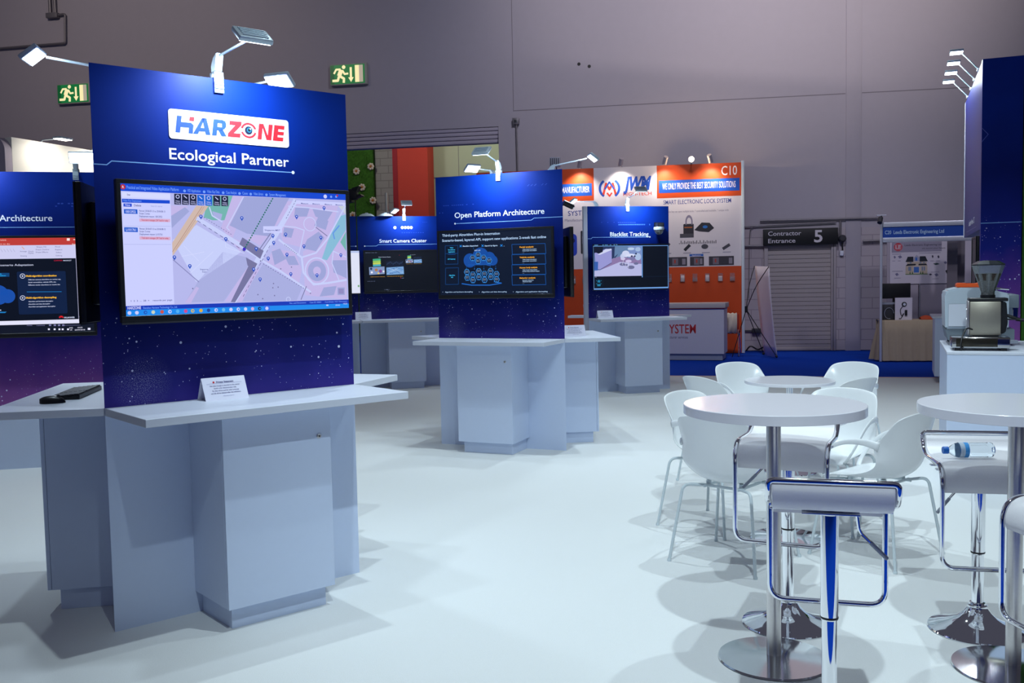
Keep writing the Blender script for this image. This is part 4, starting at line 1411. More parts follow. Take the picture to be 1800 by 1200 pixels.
# ---- tent cards
def tent_card(fr, s, off, z, label, w=0.215, h=0.105, d=0.095, full=True, turn=0):
    t = thing('tent_card', label, 'sign card', fr.pt(s, off, z), fr.rz + math.radians(turn), 'privacy cards on the counters')
    mb = MB()
    e = 0.0012
    for sg in (-1, 1):
        pts = [(sg * d / 2, 0), (sg * d / 2 + sg * e * 2, 0), (sg * e, h), (0, h)]
        mb.prism_x(pts, -w / 2, w / 2, PAPER)
    mb.build('folded_card', t, smooth=0)
    if full:
        mb = MB(); mb.y0 = -0.0004
        I1, I2 = ink(45, 48, 120), ink(110, 112, 165)
        mb.disc(-0.052, 0.091, 0.005, ink(200, 30, 50), 1, 10)
        mb.text('Privacy Statement', -0.038, 0.087, 0.0085, I1, 1, width=0.085, bold=0.02)
        mb.rect(-w / 2 + 0.02, 0.0835, w / 2 - 0.02, 0.0843, I2, 1)
        for i, q in enumerate(('This video footage is recorded on the counter', 'booth, is for demonstration only.', 'No data will be used for other purposes', 'and all will be deleted after the exhibition.')):
            mb.text(q, 0, 0.070 - i * 0.0125, 0.0058, I1, 1, 'C', width=min(0.15, len(q) * 0.0034), bold=0.01)
        mb.text('- Information Security -', 0.01, 0.018, 0.0045, I2, 1, 'C', width=0.06)
        # lay the print on the sloping front leaf
        th = math.atan2(d / 2, h)
        o = art_build(mb, 'print', t)
        o.location = (0, -d / 2 - 0.0025, 0)
        o.rotation_euler = (-th, 0, 0)
    return t


tent_card(m1, 0.53, 0.068, CZ, 'white folded privacy card on the counter below the map television')

# ---- keyboard and mouse on the left counter of the nearest stand
KEYM = pm('key_caps', (0.012, 0.014, 0.022, 1), 0.45, var=0.05)
kb = thing('keyboard', 'black keyboard on the left counter of the nearest stand', 'keyboard', m3.pt(0.655, 0.285, CZ), m3.rz)
mb = MB(); mb.prism_x([(-0.075, 0), (0.075, 0), (0.075, 0.022), (-0.075, 0.010)], -0.225, 0.225, BLACKP, 0.003); mb.build('case', kb)
mb = MB()
for r in range(6):
    yy = -0.062 + r * 0.0225
    zz = 0.0118 + (yy + 0.075) * 0.08
    n = 15 if r else 0
    if r == 0:
        segs = [(-0.215, -0.19), (-0.187, -0.165), (-0.162, -0.14), (-0.137, -0.02), (-0.017, 0.005), (0.008, 0.03), (0.033, 0.055)]
    else:
        segs = [(-0.215 + k * 0.0182, -0.215 + k * 0.0182 + 0.0158) for k in range(15)]
    segs += [(0.075 + k * 0.0182, 0.075 + k * 0.0182 + 0.0158) for k in range(8)]
    for a, c in segs:
        mb.box(a, c, yy, yy + 0.019, zz, zz + 0.006, KEYM, 0.0012, 1)
mb.build('keys', kb)
ms = thing('computer_mouse', 'black computer mouse beside the black keyboard', 'mouse', m3.pt(1.0, 0.30, CZ), 0.25)
mb = MB()
G = []
for i in range(13):
    u = -1 + 2 * i / 12
    row = []
    for j in range(13):
        a = math.pi * j / 12
        wd = 0.031 * math.sqrt(max(0.0, 1 - (abs(u) ** 2.6))) + 0.002
        hh = 0.036 * math.sqrt(max(0.0, 1 - (abs(u + 0.1) / 1.12) ** 2.2))
        row.append((0.057 * u, -wd * math.cos(a), max(0.0005, hh * math.sin(a) ** 0.8)))
    G.append(row)
mb.grid(G, BLACKP); mb.build('shell', ms, smooth=60)
mb = MB(); mb.lathe([(0.0001, -0.003), (0.007, -0.003), (0.007, 0.003), (0.0001, 0.003)], DARKP, 16, (0.028, 0, 0.033), 'y'); mb.build('scroll_wheel', ms)

# ---- middle stand
OPEN = (-0.7037, 9.2069, 113.545)
o1, o2, o3 = face_frames(*OPEN, BW)
art_open = [('t', 'Open Platform Architecture', 0.198, 2.172, 0.050, 0.916, TXW, 0.018),
            ('l', [(0.201, 2.119), (0.984, 2.119), (1.012, 2.137), (1.292, 2.137)], 0.006, LINEB), ('d', 0.201, 2.119, 0.009, TXW)]
art_open += [('r', 0.08 + k * 0.022, 2.29, 0.094 + k * 0.022, 2.296, DECO) for k in (0, 1, 2, 4, 5, 6, 7, 8, 9, 11, 14)] + [('r', 0.035 + k * 0.03, 2.222, 0.045 + k * 0.03, 2.23, DECO) for k in (0, 1)]
art_open += [('l', [(0.95 + k * 0.035, 2.43), (0.97 + k * 0.035, 2.445)], 0.004, DECO) for k in (0, 1, 2, 4, 5)]
stand_open = display_stand(*OPEN, BW, 'middle blue display stand titled Open Platform Architecture', [art_open, None, None])
television(o1, 0.060, 1.414, 'black television with a dark blue cloud diagram on the middle stand', paint=paint_open)
television(o2, 0.060, 1.414, 'black television seen from its edge on the right face of the middle stand')
arm_lamp(o1, 0.662, 'silver arm lamp clipped above the Open Platform Architecture title', out=0.35, up=0.145, energy=9)
arm_lamp(o3, 0.62, 'glaring arm lamp reaching left behind the top of the middle stand', out=0.35, up=0.145, energy=9, lit=12)
arm_lamp(o2, 0.60, 'glaring arm lamp on a long arm reaching right from the middle stand', out=0.40, up=0.16, energy=9)
tent_card(o2, 0.372, 0.150, CZ, 'white folded privacy card on the right counter of the middle stand', turn=-84)
# small black camera on the right face
t = thing('security_camera', 'small black camera sticking out of the right edge of the middle stand', 'camera', o2.pt(0.20, 0, 2.25), o2.rz)
mb = MB(); mb.box(-0.02, 0.02, -0.012, 0, -0.03, 0.03, BLACKP, 0.003); mb.tube([(0, -0.01, 0), (0, -0.045, 0.012)], 0.009, BLACKP); mb.build('bracket', t)
mb = MB(); mb.tube([(-0.01, -0.04, 0.03), (0.01, -0.13, -0.01)], 0.026, BLACKP, 16); mb.build('body', t)
mb = MB(); mb.tube([(0.01, -0.13, -0.01), (0.012, -0.137, -0.0135)], 0.02, CHROME, 16); mb.build('lens', t)

# ---- stand with the security picture, right of the middle one
BLK = (1.0653, 13.1695, 76.916)
b1, b2, b3 = face_frames(*BLK, 1.19)
art_blk = [('t', 'Blacklist Tracking', 0.325, 2.153, 0.055, 0.565, TXW, 0.020),
           ('l', [(0.0, 2.121), (0.052, 2.121), (0.068, 2.139), (0.905, 2.139)], 0.007, LINEB), ('d', 0.908, 2.139, 0.010, TXW)]
art_blk += [('r', 0.45 + k * 0.022, 2.305, 0.464 + k * 0.022, 2.318, ink(70, 120, 215)) for k in range(18)] + [('r', 0.90, 2.302, 0.914, 2.32, ink(70, 120, 215))]
art_blk += [('r', 0.20 + k * 0.09, 2.34, 0.21 + k * 0.09, 2.348, DECO) for k in range(4)] + [('r', 0.44 + k * 0.03, 2.337, 0.462 + k * 0.03, 2.346, DECO) for k in range(9)]
display_stand(*BLK, 1.19, 'blue display stand titled Blacklist Tracking in front of the orange stand', [art_blk, None, None], counters=((0, 1.035), (0, 1), (0, 0.22)), cabinets=(True, False, False), edge=0.055)
television(b1, 0.042, 1.418, 'television showing a camera picture of white chairs on the Blacklist Tracking stand', w=1.10, h=0.622, paint=paint_black, m=0.004, mb_=0.004)
arm_lamp(b1, 0.582, 'silver arm lamp above the Blacklist Tracking title', out=0.36, up=0.18, energy=9, dx=0.06)
arm_lamp(b3, 0.62, 'glaring arm lamp behind the top left of the Blacklist Tracking stand', out=0.32, up=0.11, energy=9)
tent_card(b1, 0.20, 0.10, CZ, 'white folded privacy card on the counter of the Blacklist Tracking stand', w=0.22)
t = thing('security_camera', 'clear dome camera on a black bracket right of the Blacklist Tracking title', 'camera', b1.pt(1.02, 0, 2.27), b1.rz)
mb = MB(); mb.box(-0.05, 0.05, -0.02, 0, -0.05, 0.07, BLACKP, 0.004); mb.box(-0.045, 0.045, -0.15, -0.02, 0.0, 0.06, DARKP, 0.012); mb.build('bracket', t)
mb = MB(); mb.lathe([(0.0001, 0.0), (0.07, 0.0), (0.075, -0.02), (0.07, -0.04), (0.0001, -0.04)], PAINTW, 24, (-0.02, -0.11, 0.0)); mb.build('housing', t)
mb = MB(); mb.sphere((-0.02, -0.11, -0.045), 0.062, pm('clear_dome', (0.85, 0.92, 0.95, 1), 0.06, trans=0.85, var=0.0), 14); mb.build('dome', t)
mb = MB(); mb.sphere((-0.02, -0.115, -0.05), 0.03, DARKP, 10); mb.build('lens_ball', t)
mb = MB(); mb.tube([(-0.03, 0.0, 0.02), (0.02, 0, 0.16)], 0.005, EDGE)
tag(mb.build('stylus', loc=b3.pt(0.15, 0.30, CZ), rz=b3.rz), 'thin white stick leaning at the left counter of the Blacklist Tracking stand', 'stick')

# ---- stand at the back, between the near and the middle ones
SMA = (-2.270, 14.282, 76.916)
s1, s2, s3 = face_frames(*SMA, BW)
art_sma = [('t', 'Smart Camera Cluster', 0.323, 2.172, 0.050, 0.713, TXW, 0.020),
           ('l', [(0.100, 2.123), (0.275, 2.123), (0.305, 2.143), (1.29, 2.143)], 0.007, LINEB), ('d', 0.102, 2.123, 0.010, TXW)]
for u in (0.56, 0.67, 0.715, 0.76, 0.805):
    art_sma += [('o', u, 2.395, 0.018, 0.007, TXW), ('o', u + 0.003, 2.395, 0.006, 0.004, TXW)]
art_sma += [('r', 0.66 + k * 0.035, 2.315, 0.676 + k * 0.035, 2.322, DECO) for k in range(10)] + [('l', [(0.98 + k * 0.02, 2.47), (0.99 + k * 0.02, 2.478)], 0.004, DECO) for k in range(4)]
display_stand(*SMA, BW, 'far blue display stand titled Smart Camera Cluster, half hidden by the middle stand', [art_sma, None, None], counters=((0, 1), (0, 1), None), cabinets=(True, True, False))
television(s1, 0.070, 1.420, 'dark television with small slides on the Smart Camera Cluster stand', paint=paint_smart)
arm_lamp(s1, 0.70, 'silver arm lamp clipped above the Smart Camera Cluster title', out=0.34, up=0.15, energy=9)
arm_lamp(s3, 0.30, 'glaring arm lamp just behind the clip of the Smart Camera Cluster lamp', out=-0.18, up=0.12, energy=4)
tent_card(s1, 0.045, 0.10, CZ, 'white card standing on the counter of the Smart Camera Cluster stand', w=0.235, h=0.115)
for s, lb in ((0.145, 'left of two white dome covers on top of the Smart Camera Cluster stand'), (0.42, 'right of two white dome covers on top of the Smart Camera Cluster stand')):
    t = thing('dome_camera', lb, 'camera', s1.pt(s, -0.015, BH), s1.rz, 'white dome cameras on the far stand')
    mb = MB(); mb.lathe([(0.0001, 0.045), (0.06, 0.04), (0.10, 0.022), (0.115, 0.001), (0.0001, 0.001)], PAINTW, 28); mb.build('cover', t)
    mb = MB(); mb.lathe([(0.0001, 0.056), (0.02, 0.054), (0.03, 0.044), (0.0001, 0.044)], PAINTW, 18); mb.build('cap', t)
# its neighbour, of which only an edge shows
NB = s1.pt(-1.31, 0.02)
nb1 = FR(NB[0], NB[1], 76.916)
display_stand(NB[0], NB[1], 76.916, BW, 'far blue display stand mostly hidden behind the nearest stand', [[('l', [(0.6, 2.123), (1.28, 2.123)], 0.007, LINEB), ('d', 1.28, 2.123, 0.010, TXW)], None, None], counters=((0, 1), None, (0, 1)), cabinets=(True, False, False))
def paint_white(mb, u0, v0, u1, v1):
    mb.rect(u0, v0, u1, v1, glow(222, 226, 245), 1)
    mb.rect(u0, v1 - 0.03, u1, v1, glow(180, 195, 235), 2)
    mb.rect(u1 - 0.035, v0 + 0.09, u1 - 0.01, v0 + 0.12, glow(120, 170, 120), 2)
television(nb1, 0.150, 1.42, 'television with a white screen, its right end showing past the nearest stand', paint=paint_white, m=0.006, mb_=0.006)

# ---- tall panel at the left edge
LFT = FR(-4.4, 8.31, 77.0)
t = thing('display_wall', 'blue display panel with presentation slides at the left edge', 'display panel', LFT.pt(0), LFT.rz)
mb = MB(); mb.box(-1.5, 0.84, 0, 0.08, 0.50, 2.59, STARSP); bd = mb.build('display_board', t, smooth=0)
lettering(bd, [('t', 'Architecture', -0.012, 2.166, 0.052, 0.424, TXW, 0.022), ('t', 'Platform', -0.36, 2.166, 0.052, 0.30, TXW, 0.022), ('l', [(-0.6, 2.112), (0.84, 2.112)], 0.006, LINEB)]
          + [('r', 0.46 + k * 0.028, 2.312, 0.478 + k * 0.028, 2.322, DECO) for k in (0, 1, 3, 4, 5, 6, 8)] + [('r', 0.44, 2.29, 0.455, 2.298, DECO), ('r', 0.57, 2.29, 0.585, 2.298, DECO)], name='title_lettering')
mb = MB(); mb.box(-1.5, 0.84, 0.004, 0.08, 0, 0.498, LAM); mb.build('base_panel', t, smooth=0)
television(LFT, -0.87, 1.165, 'large television with a red-topped presentation at the left edge', w=1.62, h=0.87, paint=paint_slides, off=0.025)
arm_lamp(LFT, 0.62, 'glaring arm lamp touching the left edge of the nearest stand', h=2.59, dx=0.10, out=0.22, up=0.085, energy=2.5, lit=14, hw=0.22, tilt=-68)
# the panel's other lamp hangs just outside the picture; only its light is needed
ld = bpy.data.lights.new('lamp_beam', 'AREA'); ld.shape = 'RECTANGLE'; ld.size = 0.145; ld.size_y = 0.08; ld.energy = 9; ld.color = (0.70, 0.86, 1.0)
lo = bpy.data.objects.new('lamp_beam', ld); COL.objects.link(lo); lo.location = LFT.pt(-0.25, 0.33, 2.71); lo.rotation_euler = (math.radians(38), 0, LFT.rz)

# ---- white partition behind it
PTX = ink(80, 74, 110)
PAR = FR(-5.63, 10.95, 19.2)
t = thing('partition_panel', 'white partition with a rounded top corner behind the left panel', 'partition', PAR.pt(0), PAR.rz)
WARMW = pm('partition_white', (0.82, 0.78, 0.70, 1), 0.6, var=0.01)
mb = MB(); mb.box(0.0, 3.4, 0, 0.10, 0, 3.30, WARMW); mb.build('side_panel', t, smooth=0)
mb = MB()
pts = [(0.001, 0), (1.2, 0), (1.2, 3.30)] + [(0.001 + 0.16 - 0.16 * math.sin(math.radians(a)), 3.30 - 0.16 + 0.16 * math.cos(math.radians(a))) for a in range(0, 91, 10)]
mb.faces([(-0.10, p[0], p[1]) for p in pts] + [(-0.001, p[0], p[1]) for p in pts], [tuple(range(len(pts))), tuple(range(len(pts), 2 * len(pts)))] + [(i, (i + 1) % len(pts), len(pts) + (i + 1) % len(pts), len(pts) + i) for i in range(len(pts))], pm('partition_end_lilac', (0.40, 0.34, 0.42, 1), 0.6, var=0.01))
mb.box(-0.104, -0.10, 0.40, 1.2, 2.78, 2.815, ink(120, 130, 225)); mb.box(-0.104, -0.10, 0.32, 1.2, 2.86, 3.1, ink(92, 86, 170))
mb.build('end_panel', t, smooth=30)
for s, lb in ((0.45, 'left of two small flat lamps over the white partition'), (1.25, 'right of two small flat lamps over the white partition')):
    l = thing('partition_lamp', lb, 'lamp', PAR.pt(s, 0, 3.30), PAR.rz, 'flat lamps over the white partition')
    mb = MB(); mb.tube([(0, 0.03, 0), (0, 0.0, 0.025), (0, -0.25, 0.025)], 0.008, LAMPB); mb.build('arm', l)
    mb = MB(); mb.box(-0.10, 0.10, -0.36, -0.24, 0.013, 0.035, LAMPB, 0.004); hd = mb.build('head', l)
    mb = MB(); mb.box(-0.09, 0.09, -0.35, -0.25, 0.007, 0.0125, glow(255, 246, 230, 10)); mb.build('diffuser', hd)
    ld = bpy.data.lights.new('lamp_beam', 'AREA'); ld.size = 0.1; ld.energy = 9; ld.color = (1, 0.95, 0.86)
    lo = bpy.data.objects.new('lamp_beam', ld); COL.objects.link(lo); lo.parent = hd; lo.location = (0, -0.30, 0.004); lo.rotation_euler = (math.radians(20), 0, 0)

# black film light far behind
t = thing('studio_light', 'black studio light on a thin stand behind the nearest stand', 'light', HALL.pt(-6.62, 2.0, 0), HALL.rz)
mb = MB(); mb.tube([(0, 0, 0.35), (0, 0, 3.28)], 0.012, BLACKP)
for k in range(3):
    a = 2 * math.pi * k / 3
    mb.tube([(0, 0, 0.6), (0.45 * math.cos(a), 0.45 * math.sin(a), 0.0)], 0.012, BLACKP)
mb.build('stand', t)
mb = MB(); mb.box(-0.13, 0.05, -0.08, 0.08, 3.27, 3.48, BLACKP, 0.02); mb.build('head', t)
mb = MB()
mb.prism_y([(0.05, 3.30), (0.17, 3.34), (0.14, 3.37), (0.05, 3.36)], -0.09, 0.09, BLACKP); mb.prism_y([(0.05, 3.42), (0.11, 3.53), (0.05, 3.52), (-0.05, 3.49)], -0.09, 0.09, BLACKP)
mb.prism_y([(-0.13, 3.27), (-0.16, 3.20), (-0.05, 3.22), (-0.05, 3.27)], -0.08, 0.08, BLACKP)
mb.build('barn_doors', t)


# ================================================================== tables, chairs and stools
def bar_table(x, y, label):
    t = thing('bar_table', label, 'bar table', (x, y, 0), 0, 'white round bar tables')
    mb = MB()
    r = 0.358
    mb.lathe([(0.0001, 1.016), (r - 0.002, 1.016), (r, 1.018), (r, 1.053), (r - 0.002, 1.055), (0.0001, 1.055)], GLOSSW, 96); mb.build('tabletop', t, smooth=30)
    mb = MB(); mb.lathe([(0.0001, 1.016), (0.12, 1.016), (0.12, 1.010), (0.029, 1.008), (0.029, 0.020), (0.0001, 0.020)], STEEL, 48); mb.build('pole', t, smooth=30)
    mb = MB(); mb.lathe([(0.0001, 0.0), (0.222, 0.0), (0.225, 0.004), (0.222, 0.010), (0.10, 0.017), (0.036, 0.022), (0.0001, 0.022)], pm('satin_chrome', (0.70, 0.73, 0.75, 1), 0.11, 1.0, var=0.02), 96); mb.build('base', t, smooth=30)
    return t


bar_table(1.05, 3.825, 'white round bar table on a steel pole, wholly in view')
bar_table(1.955, 3.68, 'white round bar table cut by the right picture edge')


def low_table(x, y, label):
    t = thing('bistro_table', label, 'table', (x, y, 0), 0, 'low white round tables')
    mb = MB(); r = 0.35
    mb.lathe([(0.0001, 0.712), (r - 0.002, 0.712), (r, 0.714), (r, 0.734), (r - 0.002, 0.736), (0.0001, 0.736)], GLOSSW, 72); mb.build('tabletop', t, smooth=30)
    mb = MB(); mb.lathe([(0.0001, 0.712), (0.10, 0.712), (0.10, 0.706), (0.025, 0.704), (0.025, 0.018), (0.0001, 0.018)], CHROME, 36); mb.build('pole', t, smooth=30)
    mb = MB(); mb.lathe([(0.0001, 0.0), (0.21, 0.0), (0.212, 0.004), (0.208, 0.009), (0.09, 0.016), (0.034, 0.024), (0.0001, 0.024)], CHROME, 72); mb.build('base', t, smooth=30)


low_table(1.62, 5.63, 'low white round table whose chrome foot shows beneath the full bar table')
low_table(2.207, 7.573, 'low white round table farthest back among the white chairs')


def make_chair(label):
    t = thing('shell_armchair', label, 'chair', (0, 0, 0), 0, 'white plastic shell armchairs')
    rows = [(0.232, 0.425, 0.185, 0.0, 0.0), (0.222, 0.447, 0.205, 0.0, 0.0), (0.15, 0.453, 0.222, 0.012, 0.0), (0.05, 0.446, 0.232, 0.03, 0.0), (-0.06, 0.444, 0.238, 0.055, 0.0),
            (-0.15, 0.456, 0.245, 0.085, 0.02), (-0.205, 0.495, 0.250, 0.085, 0.07), (-0.238, 0.560, 0.254, 0.06, 0.115), (-0.255, 0.635, 0.252, 0.03, 0.13), (-0.268, 0.705, 0.240, 0.0, 0.105),
            (-0.278, 0.765, 0.230, -0.008, 0.075), (-0.286, 0.812, 0.216, -0.016, 0.055), (-0.290, 0.836, 0.185, -0.022, 0.03)]
    mb = MB(); G = []
    for y, z, hw, dz, dy in rows:
        G.append([(hw * u, y + dy * abs(u) ** 2.4, z + dz * abs(u) ** 2.4) for u in [-1 + k / 6 for k in range(13)]])
    mb.grid(G, PLASTW)
    mb.build('shell', t, smooth=180, solid=0.009, subd=2)
    for sg in (-1, 1):
        mb = MB()
        path = smooth_path([(sg * 0.246, -0.150, 0.655), (sg * 0.262, -0.07, 0.672), (sg * 0.272, 0.03, 0.664), (sg * 0.272, 0.12, 0.625), (sg * 0.258, 0.19, 0.555), (sg * 0.228, 0.222, 0.485), (sg * 0.196, 0.222, 0.440)], 5)
        n = len(path)
        prof = [(0.0048 * math.cos(2 * math.pi * i / 12), 0.0135 * math.sin(2 * math.pi * i / 12)) for i in range(12)]
        mb.sweep(path, prof, PLASTW, scales=[1.7 - 0.8 * min(1, k / (n * 0.35)) + 0.3 * max(0, (k / n - 0.75) / 0.25) for k in range(n)])
        mb.build('armrest', t, smooth=180)
    mb = MB()
    for sx in (-1, 1):
        mb.tube([(sx * 0.10, -0.15, 0.424), (sx * 0.10, 0.14, 0.424)], 0.008, PAINTW)
    mb.tube([(-0.13, -0.12, 0.424), (0.13, -0.12, 0.424)], 0.008, PAINTW); mb.tube([(-0.13, 0.12, 0.424), (0.13, 0.12, 0.424)], 0.008, PAINTW)
    for sx in (-0.1, 0.1):
        for sy in (-0.1, 0.1):
            mb.lathe([(0.0001, 0.424), (0.014, 0.424), (0.014, 0.452), (0.0001, 0.452)], PAINTW, 12, (sx, sy, 0))
    mb.build('underframe', t)
    for sx in (-1, 1):
        for sy in (-1, 1):
            mb = MB()
            P = fillet([(sx * 0.10, sy * 0.12, 0.424), (sx * 0.205, sy * 0.195, 0.432), (sx * 0.262, sy * 0.255, 0.004)], 0.045)
            mb.tube(P, 0.0085, PAINTW, 12)
            mb.lathe([(0.0001, 0.0), (0.011, 0.0), (0.011, 0.012), (0.0085, 0.016)], PAINTW, 12, (sx * 0.262, sy * 0.255, 0))
            mb.build('leg', t)
    return t


chairs = [
    (1.215, 5.225, 42, 'white shell armchair with its back to the camera, left front of the full bar table'),
    (2.02, 5.27, -40, 'white shell armchair right of the full bar table, turned side-on and facing left'),
    (1.27, 5.97, 138, 'white shell armchair at far left, its outer shell showing past the bar table'),
    (1.98, 5.95, 222, 'white shell armchair half hidden behind the full bar table, its inside facing left'),
    (2.0, 7.92, 160, 'white shell armchair facing the camera behind the left of the far low table'),
    (2.69, 7.80, 228, 'white shell armchair facing left behind the right of the far low table'),
    (1.61, 7.20, 62, 'white shell armchair with only a pointed back corner showing, left of the far low table'),
    (2.34, 6.98, -36, 'white shell armchair mostly hidden in front of the far low table, right side'),
]
c0 = make_chair(chairs[0][3])
for i, (x, y, a, lb) in enumerate(chairs):
    if i == 0:
        c0.location = (x, y, 0); c0.rotation_euler = (0, 0, math.radians(-a))
    else:
        dup(c0, (x, y, 0), math.radians(-a), lb)


def make_stool(label):
    t = thing('bar_stool', label, 'bar stool', (0, 0, 0), 0, 'white chrome-framed bar stools')
    prof = [(-0.196, 0.918), (-0.190, 0.886), (-0.168, 0.856), (-0.115, 0.837), (-0.03, 0.832), (0.06, 0.837), (0.125, 0.837), (0.168, 0.820), (0.188, 0.782), (0.190, 0.738)]
    C = smooth_path([(0, a, b) for a, b in prof], 5)
    # cushion: thick pad following the seat curve
    G_top, G_bot = [], []
    for i, p in enumerate(C):
        a = C[max(0, i - 1)]; b = C[min(len(C) - 1, i + 1)]
        tg = (b - a).normalized()
        nrm = Vector((0, -tg.z, tg.y))
        e = min(i, len(C) - 1 - i)
        th = 0.016 * min(1, 0.55 + e * 0.2)
        G_top.append(p + nrm * th); G_bot.append(p - nrm * th)
    ring = [(q.y, q.z) for q in G_top] + [(q.y, q.z) for q in reversed(G_bot)]
    mb = MB(); n = len(ring)
    xs = [(-0.181, 0.75), (-0.179, 0.95), (-0.172, 1.0), (0.172, 1.0), (0.179, 0.95), (0.181, 0.75)]
    cen = [((G_top[i] + G_bot[i]) / 2) for i in range(len(C))]
    mid = cen + list(reversed(cen))
    vs = []
    for x, k in xs:
        for i, (yy, zz) in enumerate(ring):
            c = mid[i]
            vs.append((x, c.y + (yy - c.y) * k, c.z + (zz - c.z) * k))
    fs = []
    for s in range(len(xs) - 1):
        for i in range(n):
            j = (i + 1) % n
            fs.append((s * n + i, s * n + j, (s + 1) * n + j, (s + 1) * n + i))
    m = len(C)
    for s in (0, len(xs) - 1):
        for i in range(m - 1):
            fs.append((s * n + i, s * n + i + 1, s * n + n - 2 - i, s * n + n - 1 - i))
    mb.faces(vs, fs, LEATHW)
    mb.build('seat', t, smooth=50)
    # chrome frame: one flat bar round the seat and down to the footrest
    half = 0.192
    side = [(0.205, 0.42), (0.205, 0.775), (0.190, 0.822), (0.150, 0.846), (0.06, 0.846), (-0.10, 0.840), (-0.160, 0.862), (-0.190, 0.892), (-0.198, 0.930)]
    L = [Vector((-half, a, b)) for a, b in side]
    Rr = [Vector((half, a, b)) for a, b in reversed(side)]
    loop = fillet(L + Rr, 0.055, 7, closed=True)
    mb = MB()
    mb.tube(loop, 0.0102, CHROME, 12, closed=True)
    mb.build('frame', t, smooth=60)
    mb = MB()
    mb.box(-0.19, 0.19, -0.06, -0.03, 0.806, 0.812, CHROME, 0.002); mb.box(-0.19, 0.19, 0.05, 0.08, 0.808, 0.814, CHROME, 0.002); mb.box(-0.09, 0.09, -0.09, 0.10, 0.800, 0.806, CHROME, 0.002)
    mb.build('seat_plate', t)
    mb = MB(); mb.lathe([(0.0001, 0.800), (0.036, 0.800), (0.036, 0.788), (0.0285, 0.782), (0.0285, 0.436), (0.0275, 0.430), (0.0001, 0.430)], CHROME, 48); mb.build('upper_column', t, smooth=30)
    mb = MB(); mb.lathe([(0.029, 0.441), (0.0295, 0.438), (0.029, 0.434), (0.028, 0.434)], BLACKP, 48); mb.build('seal_ring', t)
    mb = MB(); mb.lathe([(0.0001, 0.432), (0.0245, 0.432), (0.0245, 0.10), (0.0001, 0.10)], CHROME, 48); mb.build('lower_column', t, smooth=30)
    mb = MB(); mb.lathe([(0.0001, 0.0), (0.200, 0.0), (0.203, 0.005), (0.200, 0.010), (0.165, 0.022), (0.120, 0.036), (0.080, 0.056), (0.055, 0.080), (0.042, 0.100), (0.040, 0.104), (0.040, 0.112), (0.034, 0.116), (0.032, 0.124), (0.026, 0.126), (0.0001, 0.126)], CHROME, 96); mb.build('base', t, smooth=40)
    mb = MB(); mb.tube(fillet([(0.03, 0.0, 0.797), (0.085, 0.03, 0.797), (0.095, 0.035, 0.72), (0.15, 0.06, 0.66)], 0.02), 0.0055, CHROME, 10)
    mb.build('lever', t)
    mb = MB(); mb.tube([(0.130, 0.051, 0.682), (0.185, 0.076, 0.623)], 0.0072, GREYP, 12); mb.build('lever_grip', t)
    return t


stools = [
    (1.035, 3.10, 16, 'white bar stool in the foreground with its chrome-edged back to the camera'),
    (1.222, 4.22, 205, 'white bar stool behind the pole of the full bar table, seat facing the camera'),
    (2.02, 4.105, 192, 'white bar stool with a water bottle lying on its seat'),
    (1.955, 3.17, -98, 'white bar stool cut by the right picture edge, in front of its table'),
]
s0 = make_stool(stools[0][3])
for i, (x, y, a, lb) in enumerate(stools):
    if i == 0:
        s0.location = (x, y, 0); s0.rotation_euler = (0, 0, math.radians(-a))
    else:
        st = dup(s0, (x, y, 0), math.radians(-a), lb)
        if i > 1:                                    # these two are set lower
            for ch in st.children:
                if not ch.name.startswith(('base', 'lower_column')):
                    ch.location.z = -0.09 if i == 2 else -0.075

# ---- water bottle lying on the third stool
BX, BY, BZ = 1.98, 4.11, 0.797
PET = pm('clear_bottle', (0.86, 0.95, 1.0, 1), 0.04, trans=1.0, ior=1.12, var=0.0)
t = thing('water_bottle', 'clear water bottle with a blue cap lying on the bar stool seat', 'bottle', (BX, BY, BZ), math.radians(-4))
prof = [(0.0001, 0.0), (0.024, 0.0), (0.031, 0.006)]
for k in range(12):
    z0 = 0.012 + k * 0.0075
    prof += [(0.0325, z0), (0.0325, z0 + 0.005), (0.0312, z0 + 0.0062)]
prof += [(0.0325, 0.105), (0.0325, 0.150), (0.029, 0.162), (0.020, 0.178), (0.0135, 0.186), (0.0125, 0.197), (0.0001, 0.197)]
mb = MB(); mb.lathe([(r, -z + 0.1) for r, z in prof], PET, 40, (0, 0, 0), 'x'); mb.build('body', t, smooth=50)
mb = MB(); mb.lathe([(0.0001, -0.0905), (0.0158, -0.0905), (0.0158, -0.111), (0.0145, -0.113), (0.0001, -0.113)], pm('blue_cap', (0.01, 0.16, 0.62, 1), 0.35), 28, (0, 0, 0), 'x'); mb.build('cap', t, smooth=40)
mb = MB(); mb.lathe([(0.0331, -0.010), (0.0331, -0.028)], pm('label_blue', (0.06, 0.35, 0.80, 1), 0.4, var=0.3, scale=60), 40, (0, 0, 0), 'x')
mb.lathe([(0.0331, -0.028), (0.0331, -0.048)], pm('label_silver', (0.55, 0.66, 0.78, 1), 0.4, var=0.3, scale=90), 40, (0, 0, 0), 'x'); mb.build('label', t)
mb = MB(); mb.lathe([(0.0001, 0.1004), (0.010, 0.1004), (0.010, 0.099)], pm('blue_cap', (0, 0, 0, 1)), 16, (0, 0, 0), 'x'); mb.build('base_mark', t)


